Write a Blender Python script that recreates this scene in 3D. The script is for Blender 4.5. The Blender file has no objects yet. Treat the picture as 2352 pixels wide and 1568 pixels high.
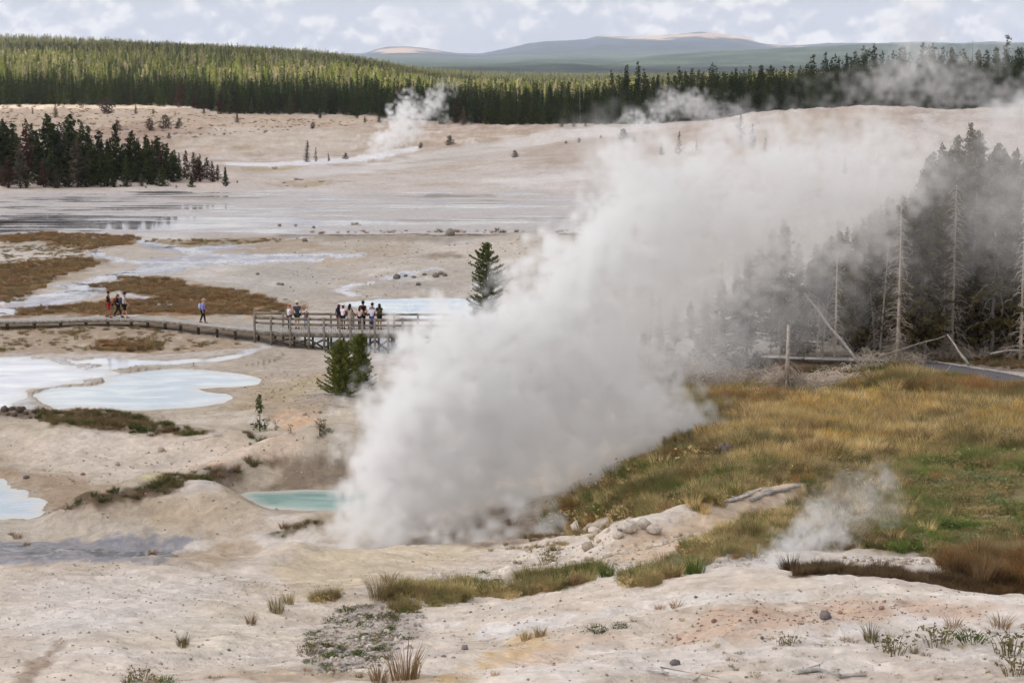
import bpy, bmesh, math, random, time
import numpy as np
from mathutils import Vector, Matrix
T0 = time.time()
S = bpy.context.scene
COL = S.collection
R = math.radians
random.seed(7); RNG = np.random.default_rng(7)

# ------------------------------------------------------------------ camera, sky, sun
CAMZ = 19.0
PITCH = 8.32
LENS = 70.0
cam = bpy.data.cameras.new('camera'); camo = bpy.data.objects.new('camera', cam); COL.objects.link(camo); S.camera = camo
camo.location = (0, 0, CAMZ); camo.rotation_euler = (R(90 - PITCH), 0, 0)
cam.lens = LENS; cam.sensor_width = 36; cam.clip_start = 0.5; cam.clip_end = 60000
SUN_EL, SUN_AZ = 42.0, 256.0        # compass-like: direction the sun stands in, degrees clockwise from +Y
w = bpy.data.worlds.new('World'); S.world = w; w.use_nodes = True
def world_nodes():
    nt = w.node_tree; N = nt.nodes; L = nt.links; N.clear()
    out = N.new('ShaderNodeOutputWorld'); bg = N.new('ShaderNodeBackground'); L.new(bg.outputs[0], out.inputs[0])
    bg.inputs[1].default_value = 0.10
    sky = N.new('ShaderNodeTexSky'); sky.sky_type = 'NISHITA'; sky.sun_disc = False
    sky.sun_elevation = R(SUN_EL); sky.sun_rotation = R(SUN_AZ); sky.altitude = 2300; sky.dust_density = 1.5
    tc = N.new('ShaderNodeTexCoord')
    def mapping(sc, loc=(0, 0, 0)):
        m = N.new('ShaderNodeMapping'); m.inputs['Scale'].default_value = sc; m.inputs['Location'].default_value = loc
        L.new(tc.outputs['Generated'], m.inputs[0]); return m
    def noise(m, sc, det, rough, dist=0.0):
        n = N.new('ShaderNodeTexNoise'); n.inputs['Scale'].default_value = sc; n.inputs['Detail'].default_value = det
        n.inputs['Roughness'].default_value = rough; n.inputs['Distortion'].default_value = dist; L.new(m.outputs[0], n.inputs['Vector']); return n
    def ramp(src, stops):
        r = N.new('ShaderNodeValToRGB'); L.new(src, r.inputs[0]); e = r.color_ramp.elements
        while len(e) < len(stops): e.new(0.5)
        for k, (p, c) in enumerate(stops): e[k].position = p; e[k].color = (*c, 1)
        return r
    def mix(f, a, b):
        m = N.new('ShaderNodeMix'); m.data_type = 'RGBA'
        if isinstance(f, float): m.inputs[0].default_value = f
        else: L.new(f, m.inputs[0])
        L.new(a, m.inputs[6]); L.new(b, m.inputs[7]); return m.outputs[2]
    def field(dz):               # puffy cumulus: fractal noise plus inverted cell distance
        m = mapping((1, 1, 1.35), (3.1, 0.7, 0.2 + dz)); a = noise(m, 17, 8, 0.52, 0.1)
        v = N.new('ShaderNodeTexVoronoi'); v.feature = 'SMOOTH_F1'; v.inputs['Scale'].default_value = 42; v.inputs['Detail'].default_value = 2.5; v.inputs['Roughness'].default_value = 0.5
        v.inputs['Smoothness'].default_value = 0.35
        va = N.new('ShaderNodeVectorMath'); va.operation = 'MULTIPLY_ADD'
        sc0 = N.new('ShaderNodeTexNoise'); sc0.inputs['Scale'].default_value = 60; sc0.inputs['Detail'].default_value = 4; L.new(m.outputs[0], sc0.inputs['Vector'])
        va.inputs[1].default_value = (.012, .012, .012); L.new(sc0.outputs['Color'], va.inputs[0]); L.new(m.outputs[0], va.inputs[2]); L.new(va.outputs[0], v.inputs['Vector'])
        q = N.new('ShaderNodeMath'); q.operation = 'MULTIPLY_ADD'; L.new(v.outputs['Distance'], q.inputs[0]); q.inputs[1].default_value = -0.36; L.new(a.outputs[0], q.inputs[2])
        return q.outputs[0], m
    f1, m1 = field(0.0); f2, m2 = field(0.007)
    d = N.new('ShaderNodeMath'); d.operation = 'SUBTRACT'; L.new(f1, d.inputs[0]); L.new(f2, d.inputs[1])
    d2 = N.new('ShaderNodeMath'); d2.operation = 'MULTIPLY_ADD'; L.new(d.outputs[0], d2.inputs[0]); d2.inputs[1].default_value = 2.6; d2.inputs[2].default_value = 0.42
    n3 = noise(m1, 11, 6, 0.5, 0.1)
    ad = N.new('ShaderNodeMath'); ad.operation = 'ADD'; L.new(d2.outputs[0], ad.inputs[0])
    s3 = N.new('ShaderNodeMath'); s3.operation = 'MULTIPLY_ADD'; L.new(f1, s3.inputs[0]); s3.inputs[1].default_value = 1.9; s3.inputs[2].default_value = -0.43
    ad2 = N.new('ShaderNodeMath'); ad2.operation = 'MULTIPLY_ADD'; n5 = noise(m1, 40, 5, 0.55); L.new(n5.outputs[0], ad2.inputs[0]); ad2.inputs[1].default_value = .7; L.new(s3.outputs[0], ad2.inputs[2])
    ad3 = N.new('ShaderNodeMath'); ad3.operation = 'SUBTRACT'; L.new(ad2.outputs[0], ad3.inputs[0]); ad3.inputs[1].default_value = .35; L.new(ad3.outputs[0], ad.inputs[1])
    shade = ramp(ad.outputs[0], [(0.05, (5.6, 5.7, 6.3)), (0.24, (6.3, 6.4, 6.8)), (0.42, (7.3, 7.2, 7.4)), (0.52, (8.6, 8.4, 8.2)), (0.78, (9.8, 9.4, 9.0))])
    cover = ramp(n3.outputs[0], [(0.30, (0, 0, 0)), (0.42, (1, 1, 1))])
    blue = N.new('ShaderNodeMix'); blue.data_type = 'RGBA'; blue.inputs[0].default_value = 0.88
    L.new(sky.outputs[0], blue.inputs[6]); blue.inputs[7].default_value = (6.2, 6.3, 6.8, 1)
    c = mix(cover.outputs[0], blue.outputs[2], shade.outputs[0])
    # below the horizon: dull ground
    sp = N.new('ShaderNodeSeparateXYZ'); L.new(tc.outputs['Generated'], sp.inputs[0])
    g = ramp(sp.outputs[2], [(0.0, (1, 1, 1)), (0.001, (0, 0, 0))])
    lo = N.new('ShaderNodeRGB'); lo.outputs[0].default_value = (2.6, 2.5, 2.2, 1)
    mr = N.new('ShaderNodeMapRange'); L.new(sp.outputs[2], mr.inputs[0]); mr.inputs[1].default_value = -0.06; mr.inputs[2].default_value = -0.03
    c = mix(mr.outputs[0], lo.outputs[0], c)
    # broad brightness of the cloud sheet around the hidden sun
    dt = N.new('ShaderNodeVectorMath'); dt.operation = 'DOT_PRODUCT'; L.new(tc.outputs['Generated'], dt.inputs[0])
    dt.inputs[1].default_value = (math.sin(R(SUN_AZ)) * math.cos(R(SUN_EL)), math.cos(R(SUN_AZ)) * math.cos(R(SUN_EL)), math.sin(R(SUN_EL)))
    mx0 = N.new('ShaderNodeMath'); mx0.operation = 'MAXIMUM'; L.new(dt.outputs['Value'], mx0.inputs[0]); mx0.inputs[1].default_value = 0
    pw = N.new('ShaderNodeMath'); pw.operation = 'POWER'; L.new(mx0.outputs[0], pw.inputs[0]); pw.inputs[1].default_value = 14
    ma = N.new('ShaderNodeMath'); ma.operation = 'MULTIPLY_ADD'; L.new(pw.outputs[0], ma.inputs[0]); ma.inputs[1].default_value = 12.0; ma.inputs[2].default_value = 1.0
    sc_ = N.new('ShaderNodeVectorMath'); sc_.operation = 'SCALE'; L.new(c, sc_.inputs[0]); L.new(ma.outputs[0], sc_.inputs['Scale'])
    wm_ = N.new('ShaderNodeMix'); wm_.data_type = 'RGBA'; wm_.blend_type = 'MULTIPLY'; L.new(pw.outputs[0], wm_.inputs[0]); L.new(sc_.outputs[0], wm_.inputs[6]); wm_.inputs[7].default_value = (1.02, .99, .93, 1)
    L.new(wm_.outputs[2], bg.inputs[0])
world_nodes()
sl = bpy.data.lights.new('sun', 'SUN'); sl.energy = 4.6; sl.angle = R(0.5); sl.color = (1.0, 0.95, 0.86)
so = bpy.data.objects.new('sun', sl); COL.objects.link(so)
SD = Vector((math.sin(R(SUN_AZ)) * math.cos(R(SUN_EL)), math.cos(R(SUN_AZ)) * math.cos(R(SUN_EL)), math.sin(R(SUN_EL))))
so.rotation_euler = SD.to_track_quat('Z', 'Y').to_euler(); so.location = (0, 0, 300)
vs = S.view_settings; vs.view_transform = 'Standard'; vs.look = 'None'; vs.exposure = 0.0; vs.gamma = 1.0
cy = S.cycles
cy.volume_bounces = 8; cy.max_bounces = 14; cy.diffuse_bounces = 3; cy.glossy_bounces = 3; cy.transparent_max_bounces = 12; cy.transmission_bounces = 4
cy.use_denoising = True; cy.volume_step_rate = 2.2; cy.volume_max_steps = 256
cy.sample_clamp_indirect = 8; cy.use_adaptive_sampling = True; cy.adaptive_threshold = 0.03; cy.adaptive_min_samples = 16

# ------------------------------------------------------------------ projection (image units: the photograph drawn 2352 wide)
F = 2352 * LENS / 36; CU, CV = 1176.0, 784.0
cp, sp_ = math.cos(R(PITCH)), math.sin(R(PITCH))
def slope(v):                     # z-drop per metre of Y for image row v
    yc = -(v - CV) / F
    return (-sp_ + yc * cp) / (cp + yc * sp_)
def ray(u, v):                    # direction with Y = 1
    yc = -(v - CV) / F; q = cp + yc * sp_
    return (u - CU) / F / q, (-sp_ + yc * cp) / q
def zof(v, Y): return CAMZ + slope(v) * Y
def project(x, y, z):
    d = y * cp - (z - CAMZ) * sp_; return CU + F * x / d, CV - F * (y * sp_ + (z - CAMZ) * cp) / d
def flat(u, v, z=0.0):
    a, s = ray(u, v); Y = (z - CAMZ) / s; return a * Y, Y
def lin(c): 
    c = np.asarray(c, float) / 255; return np.where(c <= .04045, c / 12.92, ((c + .055) / 1.055) ** 2.4)
LGT = 0.93
def A(*c): return np.clip(lin(c) * np.array([.955, .975, 1.0]) / LGT, 0, .82)

# ------------------------------------------------------------------ noise
_p = np.random.default_rng(11).permutation(256); _P = np.concatenate([_p, _p, _p])
_ga = np.linspace(0, 2 * np.pi, 256, endpoint=False); _GX, _GY = np.cos(_ga), np.sin(_ga)
def perlin(x, y):
    xi = np.floor(x).astype(np.int64); yi = np.floor(y).astype(np.int64); xf = x - xi; yf = y - yi
    xi &= 255; yi &= 255
    uu = xf * xf * xf * (xf * (xf * 6 - 15) + 10); vv = yf * yf * yf * (yf * (yf * 6 - 15) + 10)
    def g(ix, iy, dx, dy):
        h = _P[_P[ix] + iy]; return _GX[h] * dx + _GY[h] * dy
    a = g(xi, yi, xf, yf); b = g(xi + 1, yi, xf - 1, yf); c = g(xi, yi + 1, xf, yf - 1); d = g(xi + 1, yi + 1, xf - 1, yf - 1)
    return (a + uu * (b - a) + vv * ((c + uu * (d - c)) - (a + uu * (b - a)))) * 1.5
def fbm(x, y, o=4, seed=0, gain=.5, lac=2.03):
    x = np.asarray(x, float) + seed * 17.31; y = np.asarray(y, float) + seed * 9.77
    s = 0; a = 1; n = 0
    for _ in range(o):
        s = s + a * perlin(x, y); n += a; a *= gain; x = x * lac + 5.2; y = y * lac + 1.3
    return s / n
def ridged(x, y, o=4, seed=0):
    x = np.asarray(x, float) + seed * 13.1; y = np.asarray(y, float) + seed * 7.7
    s = 0; a = 1; n = 0
    for _ in range(o):
        s = s + a * (1 - 2 * np.abs(perlin(x, y))); n += a; a *= .5; x = x * 2.1 + 3.3; y = y * 2.1 + 8.1
    return s / n
def sstep(x, a, b):
    t = np.clip((x - a) / (b - a), 0, 1); return t * t * (3 - 2 * t)

# ------------------------------------------------------------------ terrain table: rows of Y, values > 60 are image rows, others heights
US = [-300, 0, 250, 500, 750, 1000, 1250, 1500, 1750, 2000, 2352, 2650]
TAB = {
 5:   [15.5]*12, 12: [13.2]*12, 20: [11.2]*12,
 30:  [1568]*12,
 38:  [1420,1420,1422,1432,1445,1448,1432,1395,1345,1341,1366,1372],
 41:  [1366,1366,1368,1378,1398,1406,1388,1352,8.0,7.85,7.2,7.1],
 44:  [1322,1322,1324,1336,1360,1368,1348,1316,1316,1316,1338,1340],
 47:  [1295,1294,1294,1308,1334,1340,1318,1288,1281,1278,1296,1296],
 51:  [5.2,5.2,5.2,6.0,1304,1310,1286,1250,1222,1236,1246,1246],
 56:  [2.2,2.2,2.2,3.6,1270,1260,1249,1207,1180,1192,1198,1198],
 60:  [1,1,1,1.9,3.4,3.8,3.6,1182,1150,1163,1168,1168],
 66:  [.4,.4,.4,.7,1.3,1.6,1.9,1140,1108,1122,1120,1120],
 75:  [.2,.2,.2,.3,.4,.6,1.2,2.9,1050,1068,1064,1064],
 88:  [0,0,0,0,.1,.3,.7,1.8,985,995,985,985],
 100: [0,0,0,0,0,.1,.4,1.0,925,915,900,900],
 112: [0,0,0,0,0,0,.2,.5,872,864,850,850],
 125: [.1,.1,.1,0,-.15,-.25,0,.2,.2,.3,.5,.5],
 130: [.3,.3,.25,.05,-.35,-.45,-.2,0,0,.3,.5,.5],
 137: [.3,.3,.3,.15,-.2,-.2,0,0,.2,.4,.5,.5],
 150: [.1,.1,.1,.05,0,0,.1,.1,.2,.3,.4,.4],
 175: [.1,.1,.1,.1,.1,.2,.3,.3,.3,.3,.4,.4],
 196: [0,0,0,.05,.3,.5,.5,.4,.3,.3,.4,.4],
 204: [0,0,0,0,.25,.4,.35,.2,.2,.3,.4,.4],
 207: [0,0,0,0,0,0,0,0,.1,.3,.4,.4],
 262: [0,0,0,0,0,0,0,0,.4,.5,.5,.5],
 275: [.3,.3,.3,.2,.1,.1,.3,.6,1.3,1.5,1.3,1.3],
 300: [1.6,1.6,1.5,.6,.1,.2,.9,1.6,3.2,4,3.5,3.5],
 330: [1.4,1.4,1,.2,-.05,.35,1.7,3.0,6.0,7.6,6.6,6.6],
 350: [.6,.6,.4,.1,0,.7,2.2,3.7,7.8,8.8,7.4,7.4],
 380: [.4,.4,.4,.3,.3,1.2,2.4,4.1,6.6,7.9,6.8,6.8],
 400: [1,1,1,.9,.9,1.5,2.7,4.2,5.2,6.6,6.4,6.4],
 430: [1.8,1.8,1.7,1.6,1.6,1.9,2.7,3.4,4.2,5.5,6.3,6.3],
 470: [2.6,2.6,2.6,2.5,2.4,2.5,2.7,3.0,3.8,5.0,6.0,6.0],
 540: [3.6,3.65,3.6,3.5,3.3,3.1,3.0,3.1,4.0,5.2,6.2,6.2],
 700: [6,6,6,5.6,4.4,2.7,2.0,2.0,3.0,4.2,5.2,5.2],
 1000:[10,10,9.4,7,3.4,-1.4,-5,-6,-5,-4,-3,-3],
 1500:[15,15,15,13.4,7.2,-4.4,-12,-13,-13,-13,-13,-13],
 2000:[20,20,18,14,6.5,-8,-15,-16,-16,-16,-16,-16],
 2500:[29,28.5,25.5,18,9,-9,-17,-18,-18,-18,-18,-18],
 3300:[10,10,8,4,-5,-19,-20,-20,-20,-20,-20,-20],
 4300:[-20]*12, 30000:[-20]*12,
}
def pchip(xk, yk, x):             # yk (..., n) along last axis
    xk = np.asarray(xk, float); yk = np.asarray(yk, float)
    h = np.diff(xk); dl = np.diff(yk, axis=-1) / h
    m = np.zeros_like(yk)
    w1 = 2 * h[1:] + h[:-1]; w2 = h[1:] + 2 * h[:-1]
    a, b = dl[..., :-1], dl[..., 1:]
    ok = (a * b) > 0
    with np.errstate(divide='ignore', invalid='ignore'):
        hm = (w1 + w2) / (w1 / np.where(ok, a, 1) + w2 / np.where(ok, b, 1))
    m[..., 1:-1] = np.where(ok, hm, 0); m[..., 0] = dl[..., 0]; m[..., -1] = dl[..., -1]
    i = np.clip(np.searchsorted(xk, x) - 1, 0, len(xk) - 2)
    t = (x - xk[i]) / h[i]; hh = h[i]
    return ((1 + 2*t) * (1-t)**2 * yk[..., i] + t * (1-t)**2 * hh * m[..., i] + t*t*(3-2*t) * yk[..., i+1] + t*t*(t-1) * hh * m[..., i+1])
AK = [(u - CU) / F / cp for u in US]
inv = np.arange(1/27.0, 1/620.0, -3.1e-5)
RY = np.concatenate([[3, 6, 10, 14, 18, 21, 23.5, 25.5], 1/inv, np.geomspace(625, 24000, 330)])
AC = np.concatenate([np.linspace(-.95, -.31, 22), np.arange(-.300, .3001, .00058), np.linspace(.31, .95, 22)])
NR, NC = len(RY), len(AC)
yk = sorted(TAB)
zk = np.array([[(v if v <= 60 else zof(v, Y)) for v in TAB[Y]] for Y in yk]).T      # column x Y
zc = pchip(np.log(yk), zk, np.log(RY))                                              # (12, NR)
Z = pchip(AK, zc.T, np.clip(AC, AK[0], AK[-1]))                                      # (NR, NC)
YY = np.repeat(RY[:, None], NC, 1); XX = AC[None, :] * RY[:, None]
AA = np.repeat(AC[None, :], NR, 0)

def bump_uv(u, v, hx, hy, h, z0=0.0):        # a rounded mound of real size standing where the photograph shows it
    global Z
    x, y = flat(u, v, z0); Z += h * np.exp(-(((XX - x) / hx) ** 2 + ((YY - y) / hy) ** 2))
def seg_dist(px, py, pts):
    best = np.full(px.shape, 1e9)
    for (x0, y0), (x1, y1) in zip(pts[:-1], pts[1:]):
        dx, dy = x1 - x0, y1 - y0; t = np.clip(((px - x0) * dx + (py - y0) * dy) / (dx*dx + dy*dy + 1e-9), 0, 1)
        best = np.minimum(best, np.hypot(px - x0 - t * dx, py - y0 - t * dy))
    return best
def ridge_uv(pts, z0, wid, h):
    global Z
    P = [flat(u, v, z0) for u, v in pts]
    m = (YY > min(p[1] for p in P) - 4*wid) & (YY < max(p[1] for p in P) + 4*wid)
    d = seg_dist(XX[m], YY[m], P); Z[m] += h * np.exp(-(d / wid) ** 2)
# mounds and ridges of the near basin
ridge_uv([(215,1172),(330,1140),(480,1092),(620,1062),(800,1048)], .6, 1.8, 1.15)
ridge_uv([(-100,1010),(100,1000),(300,1000),(560,1012),(800,1020)], .5, 2.6, .9)
bump_uv(470, 1165, 2.2, 2.2, 1.3, .5); bump_uv(560, 1195, 1.4, 1.5, .8, .5); bump_uv(330, 1200, 1.8, 1.6, .3, .3)
bump_uv(720, 1215, 2.2, 1.6, .8, .5); bump_uv(700, 930, 2.2, 2.5, .35); bump_uv(620, 960, 2.0, 1.6, .3)
bump_uv(1230, 570, 5, 7, .8); bump_uv(950, 560, 9, 5, .35); bump_uv(1000, 625, 6, 6, .6); bump_uv(1250, 640, 5, 5, .5)
bump_uv(730, 1085, 2.6, 1.6, .75); bump_uv(680, 1300, .9, 2.0, .45, 5.2); bump_uv(900, 1300, 1.8, 2.2, .3, 5.2)
bump_uv(560, 1300, .9, 2, -.3, 5.5)
ridge_uv([(1430,1250),(1560,1225),(1700,1168),(1840,1118)], 6.0, .9, .6)
ridge_uv([(950,1568),(1100,1520),(1300,1450),(1500,1400),(1700,1378)], 8.9, .6, .14)
ridge_uv([(1000,1568),(1250,1545),(1400,1540)], 9.3, .5, .12)
# roughness of the land
def terrain_noise():
    global Z
    near = 1 - sstep(YY, 55, 75)
    dg = XX * .8 - YY * .35; rg = .18 + .82 * sstep(fbm(XX/2.6, YY/2.2, 3, 18), -.05, .3)
    Z += near * (.30 * fbm(XX/4.5, YY/3.5, 4, 1) + .13 * ridged(dg/2.2, YY/1.1, 4, 2) + rg * (.07 * fbm(XX/.7, YY/.55, 4, 3) + .008 * perlin(XX/.10, YY/.10)))
    mid = sstep(YY, 60, 80) * (1 - sstep(YY, 103, 110))
    rgh = .25 + .75 * sstep(fbm(XX/4, YY/4, 3, 17), -.1, .3)
    Z += mid * (.62 * fbm(XX/6, YY/5, 3, 4) + rgh * (.10 * ridged(XX/1.8, YY/1.8, 4, 5) + .03 * fbm(XX/.4, YY/.4, 2, 15)))
    bas = sstep(YY, 104, 112) * (1 - sstep(YY, 198, 207))
    Z += bas * (.26 * fbm(XX/7, YY/7, 4, 6) + .05 * fbm(XX/1.0, YY/1.2, 3, 7))
    right = sstep(AA, .1, .17) * sstep(YY, 205, 225) * (1 - sstep(YY, 268, 275))
    Z += right * .25 * fbm(XX/9, YY/12, 4, 16)
    mead = sstep(AA, .01, .05) * sstep(YY, 56, 66) * (1 - sstep(YY, 100, 112)); Z += mead * .55 * fbm((XX - .6*YY)/6, YY/4.5, 3, 14)
    far = sstep(YY, 266, 300) * (1 - sstep(YY, 520, 600))
    ero = sstep(YY, 350, 385) * (1 - sstep(AA, .03, .07)) + sstep(AA, .08, .12) * sstep(YY, 280, 300)
    Z += far * (.5 * fbm(XX/20, YY/26, 5, 8) + .7 * np.clip(ero, 0, 1) * ridged(XX/9, YY/11, 5, 9))
    vf = sstep(YY, 560, 700)
    Z += vf * (1 + sstep(YY, 1200, 3000) * 1.2) * fbm(XX/160, YY/200, 4, 10) * 1.6
terrain_noise()
# far ridges (real hills, kilometres away)
def far_ridge(prof, Yr, wn, wf, nz, sc, seed):
    global Z
    uu = [p[0] for p in prof]; a = [(q - CU) / F / cp for q in uu]
    top = np.array([CAMZ + slope(v) * Yr for _, v in prof])
    t = pchip(a, top, np.clip(AC, a[0], a[-1]))
    t = t + nz * fbm(AC * Yr / sc, AC * 0 + seed, 5, seed) 
    g = np.where(RY < Yr, np.exp(-((RY - Yr) / wn) ** 2), np.exp(-((RY - Yr) / wf) ** 2))
    H = -20 + (t[None, :] + 20) * g[:, None]
    H = H + g[:, None] * nz * 2.6 * (ridged(XX / (sc * .8), YY / (sc * 1.6), 5, seed + 3) - .35) * np.clip(np.abs(YY - Yr) / (wn*.25), 0, 1)
    m = H > Z; m &= (YY > 3000); Z = np.where(m, H, Z)
far_ridge([(-400,140),(700,150),(900,158),(1080,149),(1250,147),(1420,150),(1600,160),(2700,165)], 4600, 500, 500, 2, 300, 2)
far_ridge([(-400,150),(850,150),(1030,152),(1150,146),(1220,137),(1400,138),(1494,128),(1600,121),(1750,114),(1900,106),(2041,102),(2352,103),(2700,98)], 6500, 1300, 1200, 5, 700, 3)
far_ridge([(-400,160),(780,135),(830,129),(894,112),(938,110),(1023,120),(1090,126),(1158,116),(1209,105),(1277,98),(1338,92),(1372,83),(1446,86),(1531,81),(1596,75),(1640,80),(1695,87),(1735,99),(1804,106),(1895,104),(2100,100),(2352,98),(2700,90)], 14000, 3500, 2500, 12, 1500, 5)

# ------------------------------------------------------------------ ponds are sunk into the land
def poly_sd(px, py, P):
    d = seg_dist(px, py, list(P) + [P[0]])
    ins = np.zeros(px.shape, bool); n = len(P)
    for i in range(n):
        (x0, y0), (x1, y1) = P[i], P[(i+1) % n]
        c = ((y0 > py) != (y1 > py)) & (px < (x1 - x0) * (py - y0) / (y1 - y0 + 1e-12) + x0); ins ^= c
    return np.where(ins, -d, d)
PONDS = {}
WATERM = np.zeros((NR, NC), bool); DAMP = np.zeros((NR, NC)); SHORE = {}
def pond(key, uv, level, bank=.12, blend=2.5, rough=.28):
    global Z
    P = [flat(u, v, level) for u, v in uv]
    ys = [p[1] for p in P]; xs = [p[0] for p in P]
    m = (YY > min(ys) - 12) & (YY < max(ys) + 12) & (XX > min(xs) - 12) & (XX < max(xs) + 12)
    px, py = XX[m], YY[m]
    sd = poly_sd(px, py, P) + rough * fbm(px / 1.2, py / 1.8, 3, 21)
    zb = Z[m]; wgt = sstep(sd, .2, blend)
    zn = np.where(sd < 0, level + np.maximum(sd * .35, -.35), (1 - wgt) * (level + np.minimum(sd * bank, .6)) + wgt * np.where(sd < blend, np.maximum(zb, level + .05), zb))
    Z[m] = np.where(WATERM[m] & (sd > 0), zb, zn); WATERM[m] |= sd < 0
    DAMP[m] = np.maximum(DAMP[m], np.exp(-np.clip(sd, 0, 99) / .75))
    full = np.full((NR, NC), 9.0); full[m] = sd; SHORE[key] = full
    PONDS[key] = (P, level)
pond('main', [(72,905),(100,895),(150,888),(205,886),(240,878),(232,870),(250,862),(300,856),(340,850),(400,846),(480,851),(560,860),(605,872),(600,882),(560,887),(500,890),(450,893),(470,900),(520,905),(535,914),(520,925),(440,935),(380,938),(320,942),(250,938),(180,934),(130,940),(100,930),(80,918)], 0.0)
pond('strip', [(118,822),(180,828),(230,822),(300,826),(380,830),(440,824),(470,826),(530,816),(560,814),(545,822),(500,830),(440,832),(400,836),(330,838),(290,846),(240,850),(200,848),(240,838),(180,836)], 0.02, rough=.1)
pond('crust', [(-120,818),(60,820),(140,832),(180,846),(260,852),(280,858),(210,868),(180,880),(110,884),(60,896),(50,915),(40,930),(-20,940),(-120,950)], 0.01, rough=1.2)
pond('back', [(768,697),(840,690),(960,684),(1040,684),(1100,690),(1130,700),(1125,730),(1090,742),(1000,736),(930,730),(880,716),(820,706)], 0.0, rough=.1)
pond('pool', [(546,1137),(570,1129),(640,1127),(700,1124),(780,1126),(860,1130),(910,1142),(885,1165),(800,1176),(720,1175),(640,1172),(590,1165),(558,1152)], 0.1, bank=.35, blend=1.6, rough=.06)
pond('blue', [(-120,1080),(0,1100),(60,1132),(118,1160),(95,1184),(40,1192),(-120,1200)], 0.05, rough=.8)
pond('under', [(690,772),(780,768),(900,766),(990,772),(980,800),(900,812),(800,806),(730,796)], -.42, bank=.1, rough=.2)
def height(x, y):
    a = np.asarray(x, float) / y
    i = np.clip(np.searchsorted(RY, y) - 1, 0, NR - 2); j = np.clip(np.searchsorted(AC, a) - 1, 0, NC - 2)
    ty = np.clip((y - RY[i]) / (RY[i+1] - RY[i]), 0, 1); tx = np.clip((a - AC[j]) / (AC[j+1] - AC[j]), 0, 1)
    return (Z[i, j]*(1-tx) + Z[i, j+1]*tx)*(1-ty) + (Z[i+1, j]*(1-tx) + Z[i+1, j+1]*tx)*ty
_YM = np.geomspace(26, 3200, 5000)
def at(u, v, ymin=0):             # where the sight line through (u, v) first meets the land
    a, s = ray(u, v); ys = _YM[_YM > ymin]
    d = CAMZ + s * ys - height(a * ys, ys); k = np.argmax(d < 0)
    if not (d < 0).any(): k = len(ys) - 1
    if k > 0:
        t = d[k-1] / (d[k-1] - d[k] + 1e-12); y = ys[k-1] + t * (ys[k] - ys[k-1])
    else: y = ys[0]
    return a * y, y, float(height(a * y, y))
def on(x, y): return (x, y, float(height(x, y)))

# ------------------------------------------------------------------ colour of the ground
print('terrain', time.time() - T0)
low = fbm(XX/12, YY/13, 4, 31); mid_ = fbm((XX-.5*YY)/2.6, YY/2.2, 5, 32); fine = fbm(XX/.35, YY/.35, 3, 34)
CC = np.zeros((NR, NC, 3)); WET = np.zeros((NR, NC))
def lay(wt, c):
    global CC
    CC = CC * (1 - wt[..., None]) + np.asarray(c) * wt[..., None]
lay(np.ones((NR, NC)), A(206,191,176))
lay(sstep(YY, 60, 66), A(182,168,150))
lay(sstep(YY, 104, 112), A(180,169,157))
lay(sstep(YY, 203, 208), A(176,169,164))
lay(sstep(YY, 262, 268), A(192,180,171))
lay(sstep(YY, 345, 380) * (1 - sstep(AA, .0, .05)), A(186,167,150))
vary = (YY < 560)
lay(vary * sstep(low, .05, .45) * .55, A(212,204,200))
lay(vary * sstep(-low, .1, .5) * .5, A(168,148,124))
lay(vary * sstep(mid_, .1, .5) * .40, A(208,198,190))
lay(vary * sstep(-mid_, .12, .5) * .38, A(160,142,122))
lay(vary * sstep(-fine, .25, .6) * .22, A(140,126,112))
mb = sstep(YY, 60, 68) * (1 - sstep(YY, 125, 140)); hh2 = fbm((XX - .4*YY)/5, YY/3.2, 4, 35)
lay(mb * sstep(-hh2, .05, .4) * .45, A(152,130,106)); lay(mb * sstep(hh2, .12, .45) * .4, A(212,202,192))
fb = 1 - sstep(YY, 52, 60); h3 = fbm((XX - .9*YY)/3.2, (YY + .3*XX)/1.6, 4, 36)
lay(fb * sstep(h3, .1, .45) * .45, A(218,210,204)); lay(fb * sstep(-h3, .12, .45) * .35, A(176,158,136))
fs = sstep(YY, 290, 320) * (1 - sstep(YY, 530, 560)); er = ridged(XX/10, YY/14, 5, 37); e2 = fbm(XX/5, YY/9, 5, 38)
lay(fs * sstep(er, .25, .75) * .5, A(150,128,108)); lay(fs * sstep(e2, .1, .45) * .5, A(214,206,200)); lay(fs * sstep(-e2, .15, .5) * .5, A(156,132,110))
def world_poly(uv, ymin=0): return [at(u, v, ymin)[:2] for u, v in uv]
def region(uv, c, soft=.6, rough=.8, st=1.0, mott=0.0, wet=None, ymin=0, nsc=None):
    P = world_poly(uv, ymin); ys = [p[1] for p in P]; xs = [p[0] for p in P]
    sc = nsc or max(.5, soft * 2)
    mg = soft + rough + 2
    m = (YY > min(ys) - mg) & (YY < max(ys) + mg) & (XX > min(xs) - mg) & (XX < max(xs) + mg)
    px, py = XX[m], YY[m]
    sd = poly_sd(px, py, P) + rough * fbm(px / sc, py / sc / 1.6, 4, 41 + len(uv)) * 1.6
    wt = (1 - sstep(sd, -soft, soft)) * st
    if mott: wt = wt * (1 - mott * sstep(fbm(px / (sc*.6), py / (sc*.9), 4, 55), -.15, .3))
    k = CC[m]; CC[m] = k * (1 - wt[:, None]) + np.asarray(A(*c)) * wt[:, None]
    if wet is not None: q = WET[m]; WET[m] = q * (1 - wt) + wet * wt
BR = (128,98,66)
region([(0,540),(100,533),(230,538),(330,545),(320,560),(200,578),(80,555),(0,562)], BR, .8, 1.2, .95, .25)
region([(330,548),(420,552),(520,548),(610,545),(720,546),(640,556),(560,560),(440,567),(370,575),(330,565)], (140,118,88), .8, 1.5, .9, .4)
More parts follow.
